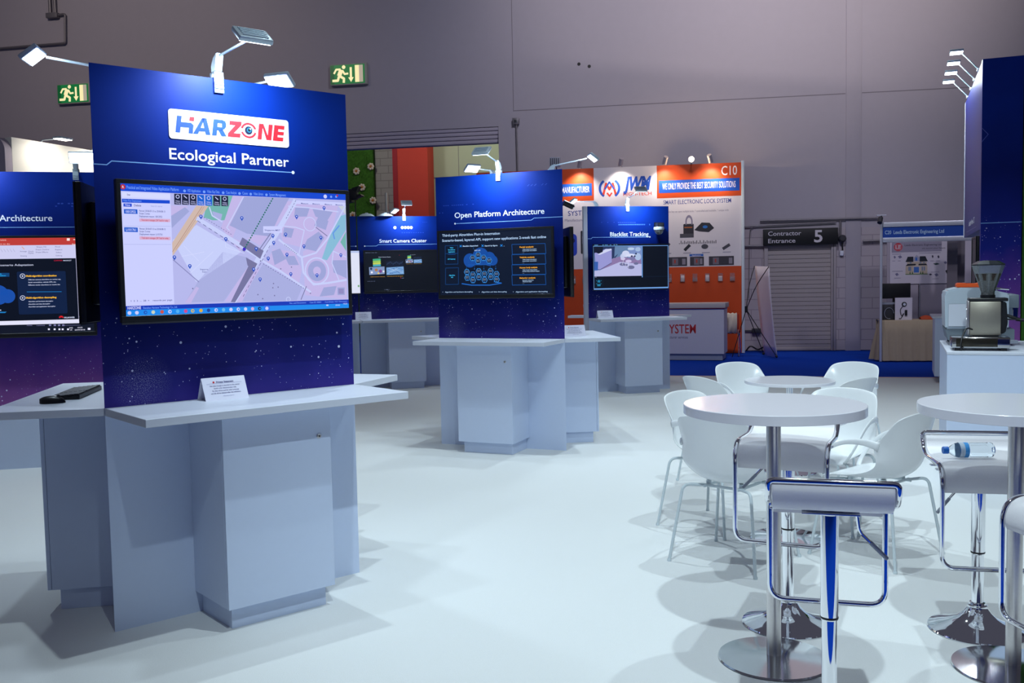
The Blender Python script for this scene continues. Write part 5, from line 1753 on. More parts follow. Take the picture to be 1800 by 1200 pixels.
# ================================================================== orange exhibition stand on the far side
OR_ = ink(228, 84, 22)
ORD = pm('orange_print', (0.56, 0.062, 0.006, 1), 0.5, var=0.02)
BLUEB = ink(24, 84, 190)
JW = FR(*HALL.pt(0, 0.6)[:2], HALL.a)
t = thing('exhibition_wall', 'orange and white printed exhibition wall numbered C10', 'exhibition wall', JW.pt(0), JW.rz)
mb = MB(); mb.box(-4.4, 1.09, 0.0, 0.09, 0, 3.87, pm('stand_white', (0.66, 0.63, 0.68, 1), 0.5, var=0.01)); bp = mb.build('back_panel', t, smooth=0)
mb = MB(); mb.box(1.092, 1.15, -0.03, 0.05, 0, 3.90, PAINTW, 0.003); mb.build('corner_post', t)
mb = MB(); mb.box(1.095, 1.15, 0.051, 0.58, 0, 3.86, ORD); mb.build('side_panel', t, smooth=0)
mb = MB()
mb.rect(-0.60, 3.20, 1.09, 3.87, ORD, 1); mb.rect(-4.4, 3.20, -1.90, 3.87, ORD, 1)
mb.rect(-4.4, 0, 1.09, 1.78, ORD, 1)
mb.rect(-0.56, 3.305, 1.06, 3.56, BLUEB, 2); mb.rect(-4.2, 3.305, -1.94, 3.56, BLUEB, 2)
SGL = ink(235, 232, 240)
mb.text('WE ONLY PROVIDE THE BEST SECURITY SOLUTIONS', -0.49, 3.375, 0.125, SGL, 3, width=1.47, bold=0.006)
mb.text('N MANUFACTURER', -1.99, 3.375, 0.125, SGL, 3, align='R', width=0.66, bold=0.006)
mb.text('C10', 0.70, 3.625, 0.18, SGL, 3, width=0.31, bold=0.006)
NV = ink(40, 60, 140); GT = ink(130, 125, 150); BK = ink(42, 42, 52); BK2 = ink(70, 70, 80); BLP = ink(35, 75, 175)
mb.text('SMART ELECTRONIC LOCK SYSTEM', -0.47, 3.07, 0.085, NV, 2, width=1.36, bold=0.006)
mb.text('one key can open multiple locks  * controlled and trackable  * unique code', -0.38, 2.90, 0.04, GT, 2, width=1.22)
mb.text('SYSTEM', -1.99, 2.90, 0.10, NV, 2, align='R', width=0.46, bold=0.006); mb.text('Manufacturer', -2.10, 2.78, 0.055, GT, 2, align='R', width=0.42)
# logo
LBL = ink(28, 78, 180); LRD = ink(215, 62, 40)
mb.text('JWM', -1.28, 3.40, 0.25, LBL, 2, width=0.52, bold=0.05, slant=0.18)
mb.text('HIGH-TECH', -1.29, 3.275, 0.07, LRD, 2, width=0.58, bold=0.01)
cx, cz = -1.575, 3.44
mb.ring(cx, cz, 0.20, 0.05, LBL, 2, 14, 125, 235, 0.95); mb.ring(cx, cz, 0.20, 0.05, LBL, 2, 14, -55, 55, 0.95)
mb.line([(cx - 0.13, cz - 0.13), (cx - 0.07, cz + 0.10), (cx, cz - 0.02), (cx + 0.07, cz + 0.10), (cx + 0.13, cz - 0.13)], 0.045, LRD, 2)
mb.line([(cx - 0.10, cz - 0.02), (cx, cz + 0.13), (cx + 0.10, cz - 0.02)], 0.035, LBL, 3); mb.line([(cx - 0.05, cz - 0.09), (cx, cz - 0.16), (cx + 0.05, cz - 0.09)], 0.03, LRD, 3)
# printed padlock, key fob and keys
mb.rrect(-0.07, 2.44, 0.14, 2.66, 0.02, BK, 2); mb.rect(-0.05, 2.575, 0.11, 2.60, ink(160, 90, 50), 3)
mb.ring(0.045, 2.70, 0.06, 0.028, GT, 2, 14, 0, 180, 1.9); mb.line([(-0.015, 2.70), (-0.015, 2.64)], 0.028, GT, 2); mb.line([(0.105, 2.70), (0.105, 2.64)], 0.028, GT, 2)
mb.rect(-0.14, 2.38, 0.14, 2.46, BK2, 2.5)
mb.poly([(0.15, 2.53), (0.30, 2.68), (0.46, 2.67), (0.55, 2.56), (0.44, 2.48), (0.25, 2.50)], BK, 2); mb.disc(0.37, 2.59, 0.05, ink(40, 110, 190), 3, 14, 0.03)
for k in range(22):
    mb.rect(-0.16 + k * 0.035, 2.25, -0.145 + k * 0.035, 2.27 + 0.05 * abs(math.sin(k * 1.7)), BK2, 2)
mb.line([(-0.45, 2.17), (-0.35, 2.27)], 0.05, BK2, 2); mb.line([(-0.05, 2.12), (0.06, 2.23)], 0.06, BK, 2); mb.disc(0.36, 2.19, 0.07, BK2, 2, 14, 0.05); mb.line([(0.72, 2.13), (0.86, 2.22)], 0.06, BK2, 2)
for u in (-0.40, 0.0, 0.38, 0.80): mb.rect(u - 0.08, 2.06, u + 0.08, 2.072, GT, 2)
mb.rect(0.05, 1.995, 0.33, 2.04, ink(40, 95, 180), 2); mb.text('Application', 0.10, 2.004, 0.022, SGL, 3, width=0.18)
for u0_, u1_ in ((-0.38, 0.0), (0.06, 0.34), (0.44, 0.94)):
    mb.rect(u0_, 1.80, u1_, 1.985, ink(58, 55, 66), 2); mb.rect(u0_ + 0.08, 1.82, u0_ + 0.2, 1.96, ink(110, 105, 118), 3); mb.rect(u0_ + 0.12, 1.86, u0_ + 0.15, 1.93, ink(170, 60, 50), 4)
    mb.rect(u1_ - 0.10, 1.83, u1_ - 0.03, 1.95, ink(135, 130, 145), 3)
# printed readers on the left section
mb.rrect(-2.45, 2.06, -2.27, 2.52, 0.08, ink(40, 70, 190), 2); mb.disc(-2.36, 2.38, 0.05, ink(20, 30, 90), 3, 14); mb.rrect(-2.19, 2.10, -2.03, 2.58, 0.02, BK, 2); mb.rrect(-2.16, 2.30, -2.06, 2.48, 0.02, GT, 3)
art_build(mb, 'printed_graphics', bp)


def track_spot(s, label, lit, turn=20):
    t = thing('spotlight', label, 'spotlight', JW.pt(s, 0, 3.87), JW.rz, 'small spotlights on the orange wall')
    mb = MB(); mb.box(-0.02, 0.02, -0.02, 0.05, 0.0005, 0.02, GREYP, 0.002); mb.tube([(0, 0, 0.015), (0, -0.30, 0.11)], 0.008, GREYP); mb.build('arm', t)
    a = Vector((0.02 * turn / 20, -0.36, 0.13)); b = Vector((-0.02 * turn / 20, -0.27, 0.00))
    mb = MB(); mb.tube([a, b], 0.045, pm('spot_body', (0.45, 0.40, 0.42, 1), 0.4), 20); hd = mb.build('head', t)
    d = (b - a).normalized()
    mb = MB(); mb.tube([b + d * 0.001, b + d * 0.004], 0.038, glow(255, 232, 200, 14 if lit else 0.5), 20); mb.build('lamp_glass', hd)
    if lit:
        ld = bpy.data.lights.new('spot_beam', 'SPOT'); ld.energy = lit; ld.spot_size = math.radians(110); ld.spot_blend = 0.8; ld.shadow_soft_size = 0.04; ld.color = (1.0, 0.90, 0.80)
        lo = bpy.data.objects.new('spot_beam', ld); COL.objects.link(lo); lo.parent = hd; lo.location = b + d * 0.01; lo.rotation_euler = Vector((0, 0.42, -1)).to_track_quat('-Z', 'Y').to_euler()
    return t


track_spot(-0.42, 'small spotlight on the orange wall between its white logo panel and the glaring one', 55)
track_spot(0.47, 'small spotlight right of the glaring one on the orange wall', 55, -20)
track_spot(-1.31, 'small spotlight above the logo panel of the orange wall', 45)
track_spot(-2.15, 'small spotlight at the left end of the orange wall', 70)
# the one that glares at the camera
t = thing('spotlight', 'glaring warm spotlight on the orange wall left of its number', 'spotlight', JW.pt(0.10, 0, 3.87), JW.rz, 'small spotlights on the orange wall')
mb = MB(); mb.box(-0.02, 0.02, -0.02, 0.05, 0.0005, 0.02, GREYP, 0.002); mb.tube([(0, 0, 0.015), (0, -0.30, 0.06)], 0.008, GREYP); mb.build('arm', t)
mb = MB(); mb.lathe([(0.0001, 0.06), (0.03, 0.055), (0.055, 0.0), (0.052, 0.0), (0.0001, 0.01)], pm('spot_body', (0.45, 0.40, 0.42, 1)), 24, (0, -0.33, 0.06), 'y')
hd = mb.build('head', t)
mb = MB(); mb.lathe([(0.0001, -0.012), (0.035, -0.008), (0.050, -0.001), (0.0001, -0.001)], glow(255, 214, 160, 25), 24, (0, -0.33, 0.06), 'y'); mb.build('lamp_glass', hd)
ld = bpy.data.lights.new('spot_beam', 'POINT'); ld.energy = 30; ld.shadow_soft_size = 0.03; ld.color = (1.0, 0.74, 0.45)
lo = bpy.data.objects.new('spot_beam', ld); COL.objects.link(lo); lo.parent = hd; lo.location = (0, -0.385, 0.06)
# dark flood behind the middle stand
t = thing('floodlight', 'square dark grey floodlight atop the left end of the orange wall', 'floodlight', JW.pt(-2.68, 0, 3.87), JW.rz)
mb = MB(); mb.box(-0.10, 0.12, -0.32, -0.22, 0.02, 0.22, GREYP, 0.012)
for k in range(5): mb.box(-0.08 + k * 0.04, -0.065 + k * 0.04, -0.325, -0.318, 0.04, 0.20, DARKP)
mb.build('housing', t); mb = MB(); mb.tube([(0, 0.02, 0.0), (0, 0.0, 0.12), (0, -0.24, 0.12)], 0.012, DARKP); mb.build('bracket', t)
# clear leaflet pockets
ACR = pm('clear_acrylic', (0.92, 0.92, 0.95, 1), 0.06, trans=0.9, ior=1.3, var=0.0)
LEAF = pm('leaflet', (0.70, 0.62, 0.64, 1), 0.6, var=0.05)
for i, s in enumerate((-2.40, -2.16, -0.41, -0.14, 0.11, 0.36, 0.62, 0.86)):
    t = thing('leaflet_holder', ('left of two clear leaflet pockets between the middle and Blacklist Tracking stands', 'right of two clear leaflet pockets between the middle and Blacklist Tracking stands', 'clear leaflet pocket half hidden by the right edge of the Blacklist Tracking stand', 'clear leaflet pocket fifth from the right on the orange lower wall', 'clear leaflet pocket fourth from the right on the orange lower wall', 'clear leaflet pocket third from the right on the orange lower wall', 'clear leaflet pocket second from the right on the orange lower wall', 'rightmost clear leaflet pocket on the orange lower wall')[i], 'leaflet holder', JW.pt(s, 0.002, 1.48), JW.rz, 'clear pockets on the orange wall')
    mb = MB(); mb.box(0, 0.095, -0.004, 0, 0, 0.16, ACR); mb.box(0, 0.095, -0.035, -0.031, 0, 0.08, ACR); mb.box(0, 0.004, -0.031, -0.004, 0, 0.10, ACR); mb.box(0.091, 0.095, -0.031, -0.004, 0, 0.10, ACR); mb.box(0, 0.095, -0.031, -0.004, -0.004, 0, ACR)
    mb.build('pocket', t, smooth=0)
    if i in (0, 3, 5, 6):
        mb = MB(); mb.box(0.012, 0.083, -0.022, -0.010, 0.0005, 0.10 + 0.03 * (i % 2), LEAF); mb.build('leaflets', t, smooth=0)

# reception counter of that stand
JC = FR(3.99, 17.8, 108.0)
t = thing('reception_counter', 'white reception counter with red and blue stripes before the orange wall', 'counter', JC.pt(0), JC.rz)
CW = pm('counter_white', (0.60, 0.60, 0.68, 1), 0.45, var=0.015)
mb = MB(); mb.box(-2.3, -0.03, 0.03, 0.70, 0.12, 0.955, CW); bdc = mb.build('body', t, smooth=0)
mb = MB(); mb.box(-2.3, -0.06, 0.06, 0.67, 0, 0.119, pm('counter_toe', (0.30, 0.34, 0.44, 1), 0.5)); mb.build('plinth', t, smooth=0)
mb = MB(); mb.box(-2.3, 0.0, 0.0, 0.74, 0.985, 1.075, pm('counter_top_silver', (0.50, 0.46, 0.46, 1), 0.45), 0.004); mb.build('counter_top', t)
mb = MB(); mb.box(-2.3, -0.025, 0.025, 0.705, 0.956, 0.968, BLUEB); mb.box(-2.3, -0.025, 0.025, 0.705, 0.969, 0.984, ink(200, 60, 40)); mb.build('stripes', t, smooth=0)
mb = MB(); mb.y0 = 0.03
mb.text('SYSTEM', -0.55, 0.51, 0.165, ink(190, 45, 50), 1, align='R', width=0.58, bold=0.01)
mb.text('cturer services', -0.70, 0.41, 0.05, ink(70, 75, 110), 1, align='R', width=0.35)
art_build(mb, 'lettering', bdc)
# chair with a pale jacket behind the counter
t = thing('office_chair', 'red chair with a cream jacket over its back, right of the striped counter', 'chair', (4.34, 19.0, 0), JC.rz + math.radians(180))
CR = pm('red_upholstery', (0.36, 0.03, 0.015, 1), 0.8, var=0.1)
mb = MB(); mb.box(-0.20, 0.20, -0.20, 0.20, 0.44, 0.50, CR, 0.02); mb.build('seat', t)
mb = MB(); mb.box(-0.20, 0.20, 0.18, 0.22, 0.52, 0.83, CR, 0.015); mb.build('backrest', t)
mb = MB()
for sx in (-1, 1):
    mb.tube(fillet([(sx * 0.18, 0.20, 0.82), (sx * 0.18, 0.20, 0.44), (sx * 0.20, 0.24, 0.0)], 0.03), 0.011, CHROME); mb.tube(fillet([(sx * 0.18, 0.18, 0.43), (sx * 0.18, -0.19, 0.43), (sx * 0.20, -0.22, 0.0)], 0.03), 0.011, CHROME)
mb.build('frame', t)
mb = MB(); G = []
for i in range(9):
    u = -0.16 + 0.32 * i / 8
    G.append([(u + 0.01 * math.sin(j), yy + 0.008 * math.sin(i * 1.9), zz - 0.02 * (i % 2)) for j, (yy, zz) in enumerate(((0.165, 0.60), (0.168, 0.70), (0.172, 0.83), (0.20, 0.855), (0.232, 0.83), (0.24, 0.65), (0.245, 0.46)))])
mb.grid(G, pm('cream_cloth', (0.62, 0.56, 0.46, 1), 0.9, var=0.05))
tag(mb.build('jacket', loc=t.location, rz=t.rotation_euler.z, solid=0.006, smooth=60), 'cream jacket hung over the back of the red chair', 'jacket')

# ---- X-stand banner seen from behind
t = thing('banner_stand', 'white banner on a black X-shaped stand before the roller shutter, seen from behind', 'banner', (5.0, 18.0, 0), 0)
A0, B0, A1, B1 = Vector((0.02, 0.0, 0.01)), Vector((-0.03, 0.75, 0.01)), Vector((-0.13, 0.02, 1.74)), Vector((-0.22, 0.72, 1.76))
mb = MB(); G = []
for i in range(9):
    v = i / 8
    row = []
    for j in range(7):
        u = j / 6
        p = (A0 * (1 - u) + B0 * u) * (1 - v) + (A1 * (1 - u) + B1 * u) * v
        p = p + Vector((0.03 * math.sin(math.pi * v) * math.sin(math.pi * u) - 0.02 * math.sin(math.pi * v), 0, 0))
        row.append(tuple(p))
    G.append(row)
mb.grid(G, pm('banner_white', (0.82, 0.77, 0.83, 1), 0.6, var=0.03, scale=3)); mb.build('banner', t, smooth=60, solid=0.002)
hub = Vector((-0.48, 0.37, 0.93))
mb = MB()
mb.tube(smooth_path([A1 + Vector((-0.01, 0, 0)), (A1 + hub) / 2 + Vector((-0.03, 0, 0.03)), hub]), 0.008, BLACKP); mb.tube(smooth_path([B1 + Vector((-0.01, 0, 0)), (B1 + hub) / 2 + Vector((-0.03, 0, 0.03)), hub]), 0.008, BLACKP)
mb.tube([hub, A0 + Vector((-0.015, 0, 0.02))], 0.008, BLACKP); mb.tube([hub, B0 + Vector((-0.015, 0, 0.02))], 0.008, BLACKP)
mb.tube([hub, Vector((-0.75, 0.40, 0.008))], 0.008, BLACKP)
mb.build('x_frame', t)
mb = MB(); mb.tube([hub + Vector((0, 0, -0.06)), hub + Vector((0, 0, 0.06))], 0.03, BLACKP, 12); mb.build('hub', t)
mb = MB(); mb.sphere(tuple(A0 + Vector((-0.02, 0, 0.03))), 0.025, BLACKP, 8); mb.sphere(tuple(B0 + Vector((-0.02, 0, 0.03))), 0.025, BLACKP, 8); mb.build('hooks', t)

# ================================================================== small shell-scheme stand
RAIL = pm('fascia_rail', (0.62, 0.66, 0.74, 1), 0.35, 0.45, var=0.03)
C2 = FR(6.59, 17.02, HALL.a)
t = thing('shell_stand', 'small aluminium exhibition booth with a blue C20 name board', 'exhibition booth', C2.pt(0), C2.rz)
def post(mb, x, y, z1):
    mb.lathe([(0.0001, 0), (0.024, 0), (0.024, z1), (0.0001, z1)], RAIL, 8, (x, y, 0))
for x, y in ((0, 0), (2.9, 0), (2.9, 1.55)):
    mb = MB(); post(mb, x, y, 2.49); mb.build('post', t, smooth=0)
mb = MB()
for z0 in (2.385, 2.115):
    mb.box(0.025, 2.875, -0.02, 0.02, z0, z0 + 0.085, RAIL, 0.01)
    mb.box(0.025, 2.875, -0.023, -0.02, z0 + 0.025, z0 + 0.055, RAIL)
mb.build('fascia_rails', t)
mb = MB(); mb.box(0.025, 2.875, -0.004, 0.004, 2.20, 2.385, pm('name_board_blue', (0.008, 0.06, 0.34, 1), 0.5, var=0.02)); nbd = mb.build('name_board', t, smooth=0)
mb = MB(); mb.y0 = -0.0045; mb.text('C20  Leeds Electronic Engineering Ltd', 0.06, 2.262, 0.062, ink(170, 200, 225), 1, width=0.985, bold=0.015); art_build(mb, 'lettering', nbd)
GP = pm('booth_panel_grey', (0.40, 0.36, 0.42, 1), 0.7, var=0.02)
for k in range(3):
    mb = MB(); mb.box(max(0.40, 0.03 + k * 0.96), 0.97 + k * 0.96, 1.54, 1.56, 0.02, 2.47, GP); mb.build('back_panel', t, smooth=0)
mb = MB(); mb.box(0.985, 1.005, 1.525, 1.535, 0, 2.47, ALU); mb.box(1.945, 1.965, 1.525, 1.535, 0, 2.47, ALU); mb.build('panel_joints', t, smooth=0)
for k, x in enumerate((1.22, 1.41)):
    mb = MB(); mb.box(x, x + 0.17, 0.45 + k * 0.25, 0.48 + k * 0.25, 0.0, 2.40, pm('booth_side_grey', (0.17, 0.155, 0.18, 1), 0.7, var=0.03)); mb.build('side_panel', t, smooth=0)
t = thing('security_camera', 'small dark camera topping the left post of the small booth', 'camera', C2.pt(-0.02, 0, 2.49), C2.rz)
mb = MB(); mb.box(-0.06, 0.10, -0.03, 0.03, 0.10, 0.115, EDGE, 0.003); mb.tube([(0.02, 0, 0.0), (0.02, 0, 0.10)], 0.012, DARKP); mb.build('bracket', t)
mb = MB(); mb.tube([(0.0, -0.05, 0.06), (-0.03, -0.11, -0.03)], 0.042, DARKP, 14); mb.build('body', t)
# poster
t = thing('poster', 'white poster with a printed house on the back wall of the small booth', 'poster', C2.pt(0.45, -1.52, 1.36), C2.rz)
mb = MB(); mb.box(0, 1.5, 0.001, 0.006, 0, 0.84, pm('poster_paper', (0.62, 0.58, 0.66, 1), 0.6, var=0.01)); pp_ = mb.build('sheet', t, smooth=0)
mb = MB()
K = lambda x, y: (0.03 + (x - 190) * 0.00127, 0.79 - (y - 430) * 0.00137)
def kp(pts, m, l=1): mb.poly([K(*p) for p in pts], m, l)
kp([(190, 425), (900, 425), (900, 560), (190, 565)], ink(150, 145, 165))
c = K(282, 490); mb.disc(c[0], c[1], 0.08, ink(190, 45, 60), 2, 24); mb.text('LE', c[0], c[1] - 0.035, 0.07, ink(205, 190, 200), 3, 'C', bold=0.03)
for k in range(5): mb.rect(c[0] - 0.08, c[1] - 0.06 + k * 0.026, c[0] + 0.08, c[1] - 0.055 + k * 0.026, ink(205, 170, 185), 2.5)
a_ = K(375, 478); mb.text('Leeds Electronic Engineering Ltd', a_[0], a_[1], 0.035, ink(70, 66, 84), 2, width=0.66, bold=0.01)
a_ = K(620, 525); mb.text('we secure your future', a_[0], a_[1], 0.03, ink(70, 66, 84), 2, width=0.42)
ROOF, CRM, BLD = ink(34, 40, 52), ink(190, 176, 160), ink(60, 110, 190)
kp([(388, 700), (420, 628), (500, 628), (500, 700)], ROOF, 2); kp([(590, 700), (590, 625), (670, 625), (706, 695)], ROOF, 2); kp([(500, 690), (510, 640), (545, 605), (590, 640), (590, 690)], ink(165, 165, 185), 2); kp([(528, 640), (556, 640), (556, 685), (528, 685)], BLD, 3)
kp([(410, 700), (690, 700), (690, 755), (410, 755)], CRM, 1.6); kp([(390, 755), (420, 728), (530, 728), (545, 750)], ROOF, 2.2); kp([(570, 750), (580, 728), (680, 728), (700, 750)], ROOF, 2.2)
kp([(390, 755), (700, 755), (700, 870), (390, 870)], CRM, 1.8); kp([(495, 765), (555, 735), (600, 765), (600, 870), (495, 870)], ink(200, 190, 180), 2.4); kp([(508, 772), (582, 772), (582, 850), (508, 850)], BLD, 2.8)
for x in (430, 450, 620, 648): kp([(x, 768), (x + 18, 768), (x + 18, 825), (x, 825)], ink(110, 130, 165), 2.6)
for x in (440, 580, 630): kp([(x + 10, 705), (x + 34, 705), (x + 34, 722), (x + 10, 722)], ink(110, 130, 165), 2.6)
for x in (455, 490, 605, 635): kp([(x - 10, 870), (x, 825), (x + 10, 870)], ink(50, 100, 45), 3)
kp([(388, 868), (706, 868), (706, 878), (388, 878)], ink(100, 130, 80), 3.2)
GB = ink(60, 58, 80); GM = ink(120, 118, 150)
for x, y, w_, h_, m_ in ((215, 610, 35, 40, GM), (280, 605, 60, 45, GM), (760, 610, 28, 45, GB), (840, 615, 32, 45, GB), (780, 722, 95, 28, ink(50, 75, 75)), (240, 850, 55, 45, GM), (722, 868, 48, 25, GB), (800, 865, 60, 45, GM), (930, 700, 50, 40, GM), (955, 812, 60, 70, ink(25, 28, 38))): kp([(x, y + h_ * 0.3), (x + w_ * 0.6, y), (x + w_, y + h_ * 0.6), (x + w_ * 0.4, y + h_)], m_, 2)
for x, y, w_ in ((195, 585, 130), (580, 578, 310), (200, 825, 150), (750, 845, 120), (740, 690, 50), (820, 690, 60), (230, 920, 90), (770, 940, 90), (200, 680, 40), (280, 680, 40)): kp([(x, y), (x + w_, y), (x + w_, y + 5), (x, y + 5)], GM, 2)
art_build(mb, 'print', pp_)
# table with a beige cloth, equipment
t = thing('exhibition_table', 'table of the small booth under the beige cloth', 'table', C2.pt(0.0, 0, 0), C2.rz)
mb = MB(); mb.box(0.05, 1.25, 0.06, 0.60, 0.695, 0.72, GREYP); mb.build('tabletop', t)
for x in (0.10, 1.2):
    for y in (0.12, 0.54):
        mb = MB(); mb.box(x - 0.015, x + 0.015, y - 0.015, y + 0.015, 0, 0.694, GREYP); mb.build('leg', t)
CLO = pm('beige_cloth', (0.42, 0.345, 0.24, 1), 0.9, var=0.05, scale=14)
mb = MB(); G = []
nx = 60
for j, (yy, zz, am) in enumerate(((0.62, 0.30, 0.02), (0.62, 0.728, 0.0), (0.30, 0.729, 0.0), (0.035, 0.729, 0.0), (0.018, 0.715, 0.001), (0.012, 0.50, 0.006), (0.008, 0.25, 0.014), (0.0, 0.012, 0.022))):
    row = []
    for i in range(nx + 1):
        x = 0.03 + 1.25 * i / nx
        row.append((x, yy - am * (1 + math.sin(i * 0.62) + 0.4 * math.sin(i * 1.7)), zz))
    G.append(row)
mb.grid(G, CLO)
# cloth gathered round the corner post on the left
G = []
for j in range(9):
    v = j / 8
    G.append([(0.03 - 0.16 * (v ** 0.8) * u + 0.02 * math.sin(u * 9 + v), 0.03 + 0.35 * u + 0.03 * math.sin(u * 12), 0.728 - 0.712 * v) for u in [k / 12 for k in range(13)]])
mb.grid(G, CLO)
G = []
for j in range(9):
    v = j / 8
    G.append([(0.04 + (0.02 + 0.13 * v ** 1.6) * u, 0.005 - 0.02 * v - 0.016 * math.sin(u * 11) * v, 0.728 - 0.714 * v) for u in [k / 12 for k in range(13)]])
mb.grid(G, CLO)
tag(mb.build('tablecloth', loc=C2.pt(0), rz=C2.rz, smooth=60), 'beige tablecloth hanging to the floor in the small booth', 'tablecloth')
t = thing('monitor', 'black flat screen standing on the beige table', 'monitor', C2.pt(0.09, -0.42, 0.73), C2.rz)
mb = MB(); mb.box(0, 0.50, 0.0, 0.03, 0.38, 0.655, BLACKP, 0.004); mb.build('screen', t); mb = MB(); mb.box(0.20, 0.30, 0.031, 0.06, 0.02, 0.50, BLACKP); mb.box(0.10, 0.40, -0.06, 0.10, 0, 0.02, BLACKP, 0.004); mb.build('stand', t)
t = thing('equipment_box', 'dark equipment case with a coiled cable under the black flat screen', 'case', C2.pt(0.05, -0.22, 0.73), C2.rz)
mb = MB(); mb.box(0, 0.24, 0, 0.09, 0, 0.27, DARKP, 0.004); mb.box(-0.01, 0.245, -0.01, 0.05, 0.275, 0.32, GREYP, 0.004); mb.build('case', t)
mb = MB(); mb.tube([(0.13 + 0.08 * math.cos(a * 0.5), -0.012, 0.12 + 0.10 * math.sin(a * 0.5)) for a in range(11)], 0.005, GREYP); mb.build('cable', t)
t = thing('display_card', 'white card with two small black devices on the beige table', 'card', C2.pt(0.27, -0.15, 0.73), C2.rz)
mb = MB(); mb.box(0, 0.29, 0, 0.012, 0, 0.40, pm('card_white', (0.68, 0.64, 0.72, 1), 0.6)); cd_ = mb.build('card', t, smooth=0)
mb = MB(); mb.lathe([(0.0001, -0.02), (0.03, -0.02), (0.045, 0.0)], DARKP, 20, (0.155, 0, 0.28), 'y'); mb.lathe([(0.0001, -0.021), (0.024, -0.0205)], EDGE, 16, (0.155, 0, 0.28), 'y'); mb.box(0.165, 0.205, -0.02, 0, 0.08, 0.18, BLACKP, 0.004); mb.tube(smooth_path([(0.13, -0.005, 0.25), (0.09, -0.006, 0.18), (0.11, -0.006, 0.08), (0.15, -0.006, 0.12), (0.10, -0.006, 0.03), (0.07, -0.006, 0.03)]), 0.006, BLACKP); mb.build('devices', cd_)

# ================================================================== coffee bar and tall corner tower
K1 = FR(3.12, 6.83, 112.0)
t = thing('coffee_counter', 'white box counter carrying the coffee machine', 'counter', K1.pt(0), K1.rz)
mb = MB(); mb.box(0.002, 1.5, 0.002, 1.258, 0, 0.978, LAM); mb.build('body', t, smooth=0)
mb = MB(); mb.box(0, 1.502, 0, 1.26, 0.979, 1.0, EDGE, 0.002); mb.build('counter_top', t)
t = thing('knock_drawer', 'low steel drawer base under the coffee grinder', 'drawer', K1.pt(0.035, -0.10, 1.0), K1.rz)
SGLS = pm('polished_steel', (0.50, 0.50, 0.50, 1), 0.14, 1.0, var=0.05)
mb = MB(); mb.box(0, 0.38, 0, 0.28, 0.02, 0.098, SGLS, 0.006); mb.build('case', t)
for x in (0.02, 0.32):
    for y in (0.01, 0.23):
        mb = MB(); mb.box(x, x + 0.04, y, y + 0.04, 0, 0.02, BLACKP); mb.build('foot', t)
mb = MB(); mb.box(0.03, 0.30, -0.004, 0.0, 0.03, 0.09, pm('drawer_front_dark', (0.05, 0.045, 0.035, 1), 0.15, 0.6, var=0.2), 0.002); mb.build('drawer', t)
mb = MB(); mb.prism([(0.38, 0.06), (0.44, 0.10), (0.44, 0.16), (0.38, 0.20)], 0.05, 0.07, GREYP); mb.build('handle', t)
t = thing('coffee_grinder', 'steel coffee grinder with a clear hopper of dark beans', 'coffee grinder', K1.pt(0.155, -0.16, 1.098), K1.rz)
mb = MB(); mb.box(0.0, 0.205, 0, 0.20, 0.012, 0.255, pm('grinder_steel', (0.46, 0.43, 0.36, 1), 0.42, 1.0, var=0.04), 0.006); mb.build('body', t)
mb = MB(); mb.box(-0.012, -0.001, 0.0, 0.20, 0.015, 0.26, STEEL, 0.002)
for z in (0.06, 0.13, 0.20): mb.lathe([(0.0001, 0), (0.008, 0), (0.008, 0.006), (0.0001, 0.006)], CHROME, 10, (-0.02, 0.06, z), 'x')
mb.build('side_plate', t)
mb = MB(); mb.prism_y([(0.206, 0.02), (0.235, 0.03), (0.25, 0.10), (0.24, 0.25), (0.206, 0.255)], 0.01, 0.19, BLACKP, 0.006); mb.box(-0.005, 0.25, 0.0, 0.20, 0.256, 0.280, BLACKP, 0.006); mb.box(0.02, 0.19, -0.001, 0.21, -0.0, 0.012, BLACKP); mb.build('front_case', t)
mb = MB(); mb.tube([(0.24, 0.10, 0.155), (0.31, 0.10, 0.13)], 0.012, BLACKP); mb.box(0.25, 0.32, 0.08, 0.12, 0.118, 0.128, BLACKP, 0.002); mb.build('dosing_lever', t)
hc = (0.125, 0.10)
mb = MB(); mb.lathe([(0.045, 0.281), (0.045, 0.32), (0.105, 0.50), (0.110, 0.515), (0.107, 0.515), (0.102, 0.50), (0.042, 0.32)], pm('hopper_clear', (0.70, 0.76, 0.80, 1), 0.06, trans=0.85, ior=1.3, var=0.0), 8, (hc[0], hc[1], 0)); mb.build('hopper', t, smooth=0)
mb = MB(); mb.lathe([(0.0001, 0.290), (0.040, 0.290), (0.040, 0.32), (0.085, 0.455), (0.0001, 0.462)], pm('coffee_beans', (0.035, 0.022, 0.016, 1), 0.6, var=0.6, scale=120, bump=0.8), 24, (hc[0], hc[1], 0)); mb.build('beans', t)
mb = MB(); mb.lathe([(0.0001, 0.281), (0.05, 0.281), (0.05, 0.300), (0.046, 0.302)], BLACKP, 24, (hc[0], hc[1], 0)); mb.build('collar', t)
mb = MB(); mb.lathe([(0.112, 0.516), (0.112, 0.524), (0.07, 0.548), (0.03, 0.552), (0.0001, 0.552)], pm('hopper_lid', (0.03, 0.035, 0.04, 1), 0.2, var=0.05), 8, (hc[0], hc[1], 0)); mb.build('lid', t, smooth=0)
mb = MB(); mb.tube(smooth_path([(0.03, 0.01, 0.05), (-0.02, -0.02, 0.06), (-0.05, -0.06, 0.0), (-0.06, -0.08, -0.06), (-0.045, -0.085, -0.092)]), 0.006, BLACKP); mb.build('cable', t)
t = thing('coffee_machine', 'pale grey coffee machine standing behind the grinder', 'coffee machine', K1.pt(-0.005, -0.62, 1.0), K1.rz)
MG = pm('machine_grey', (0.50, 0.58, 0.66, 1), 0.3, var=0.01)
mb = MB()
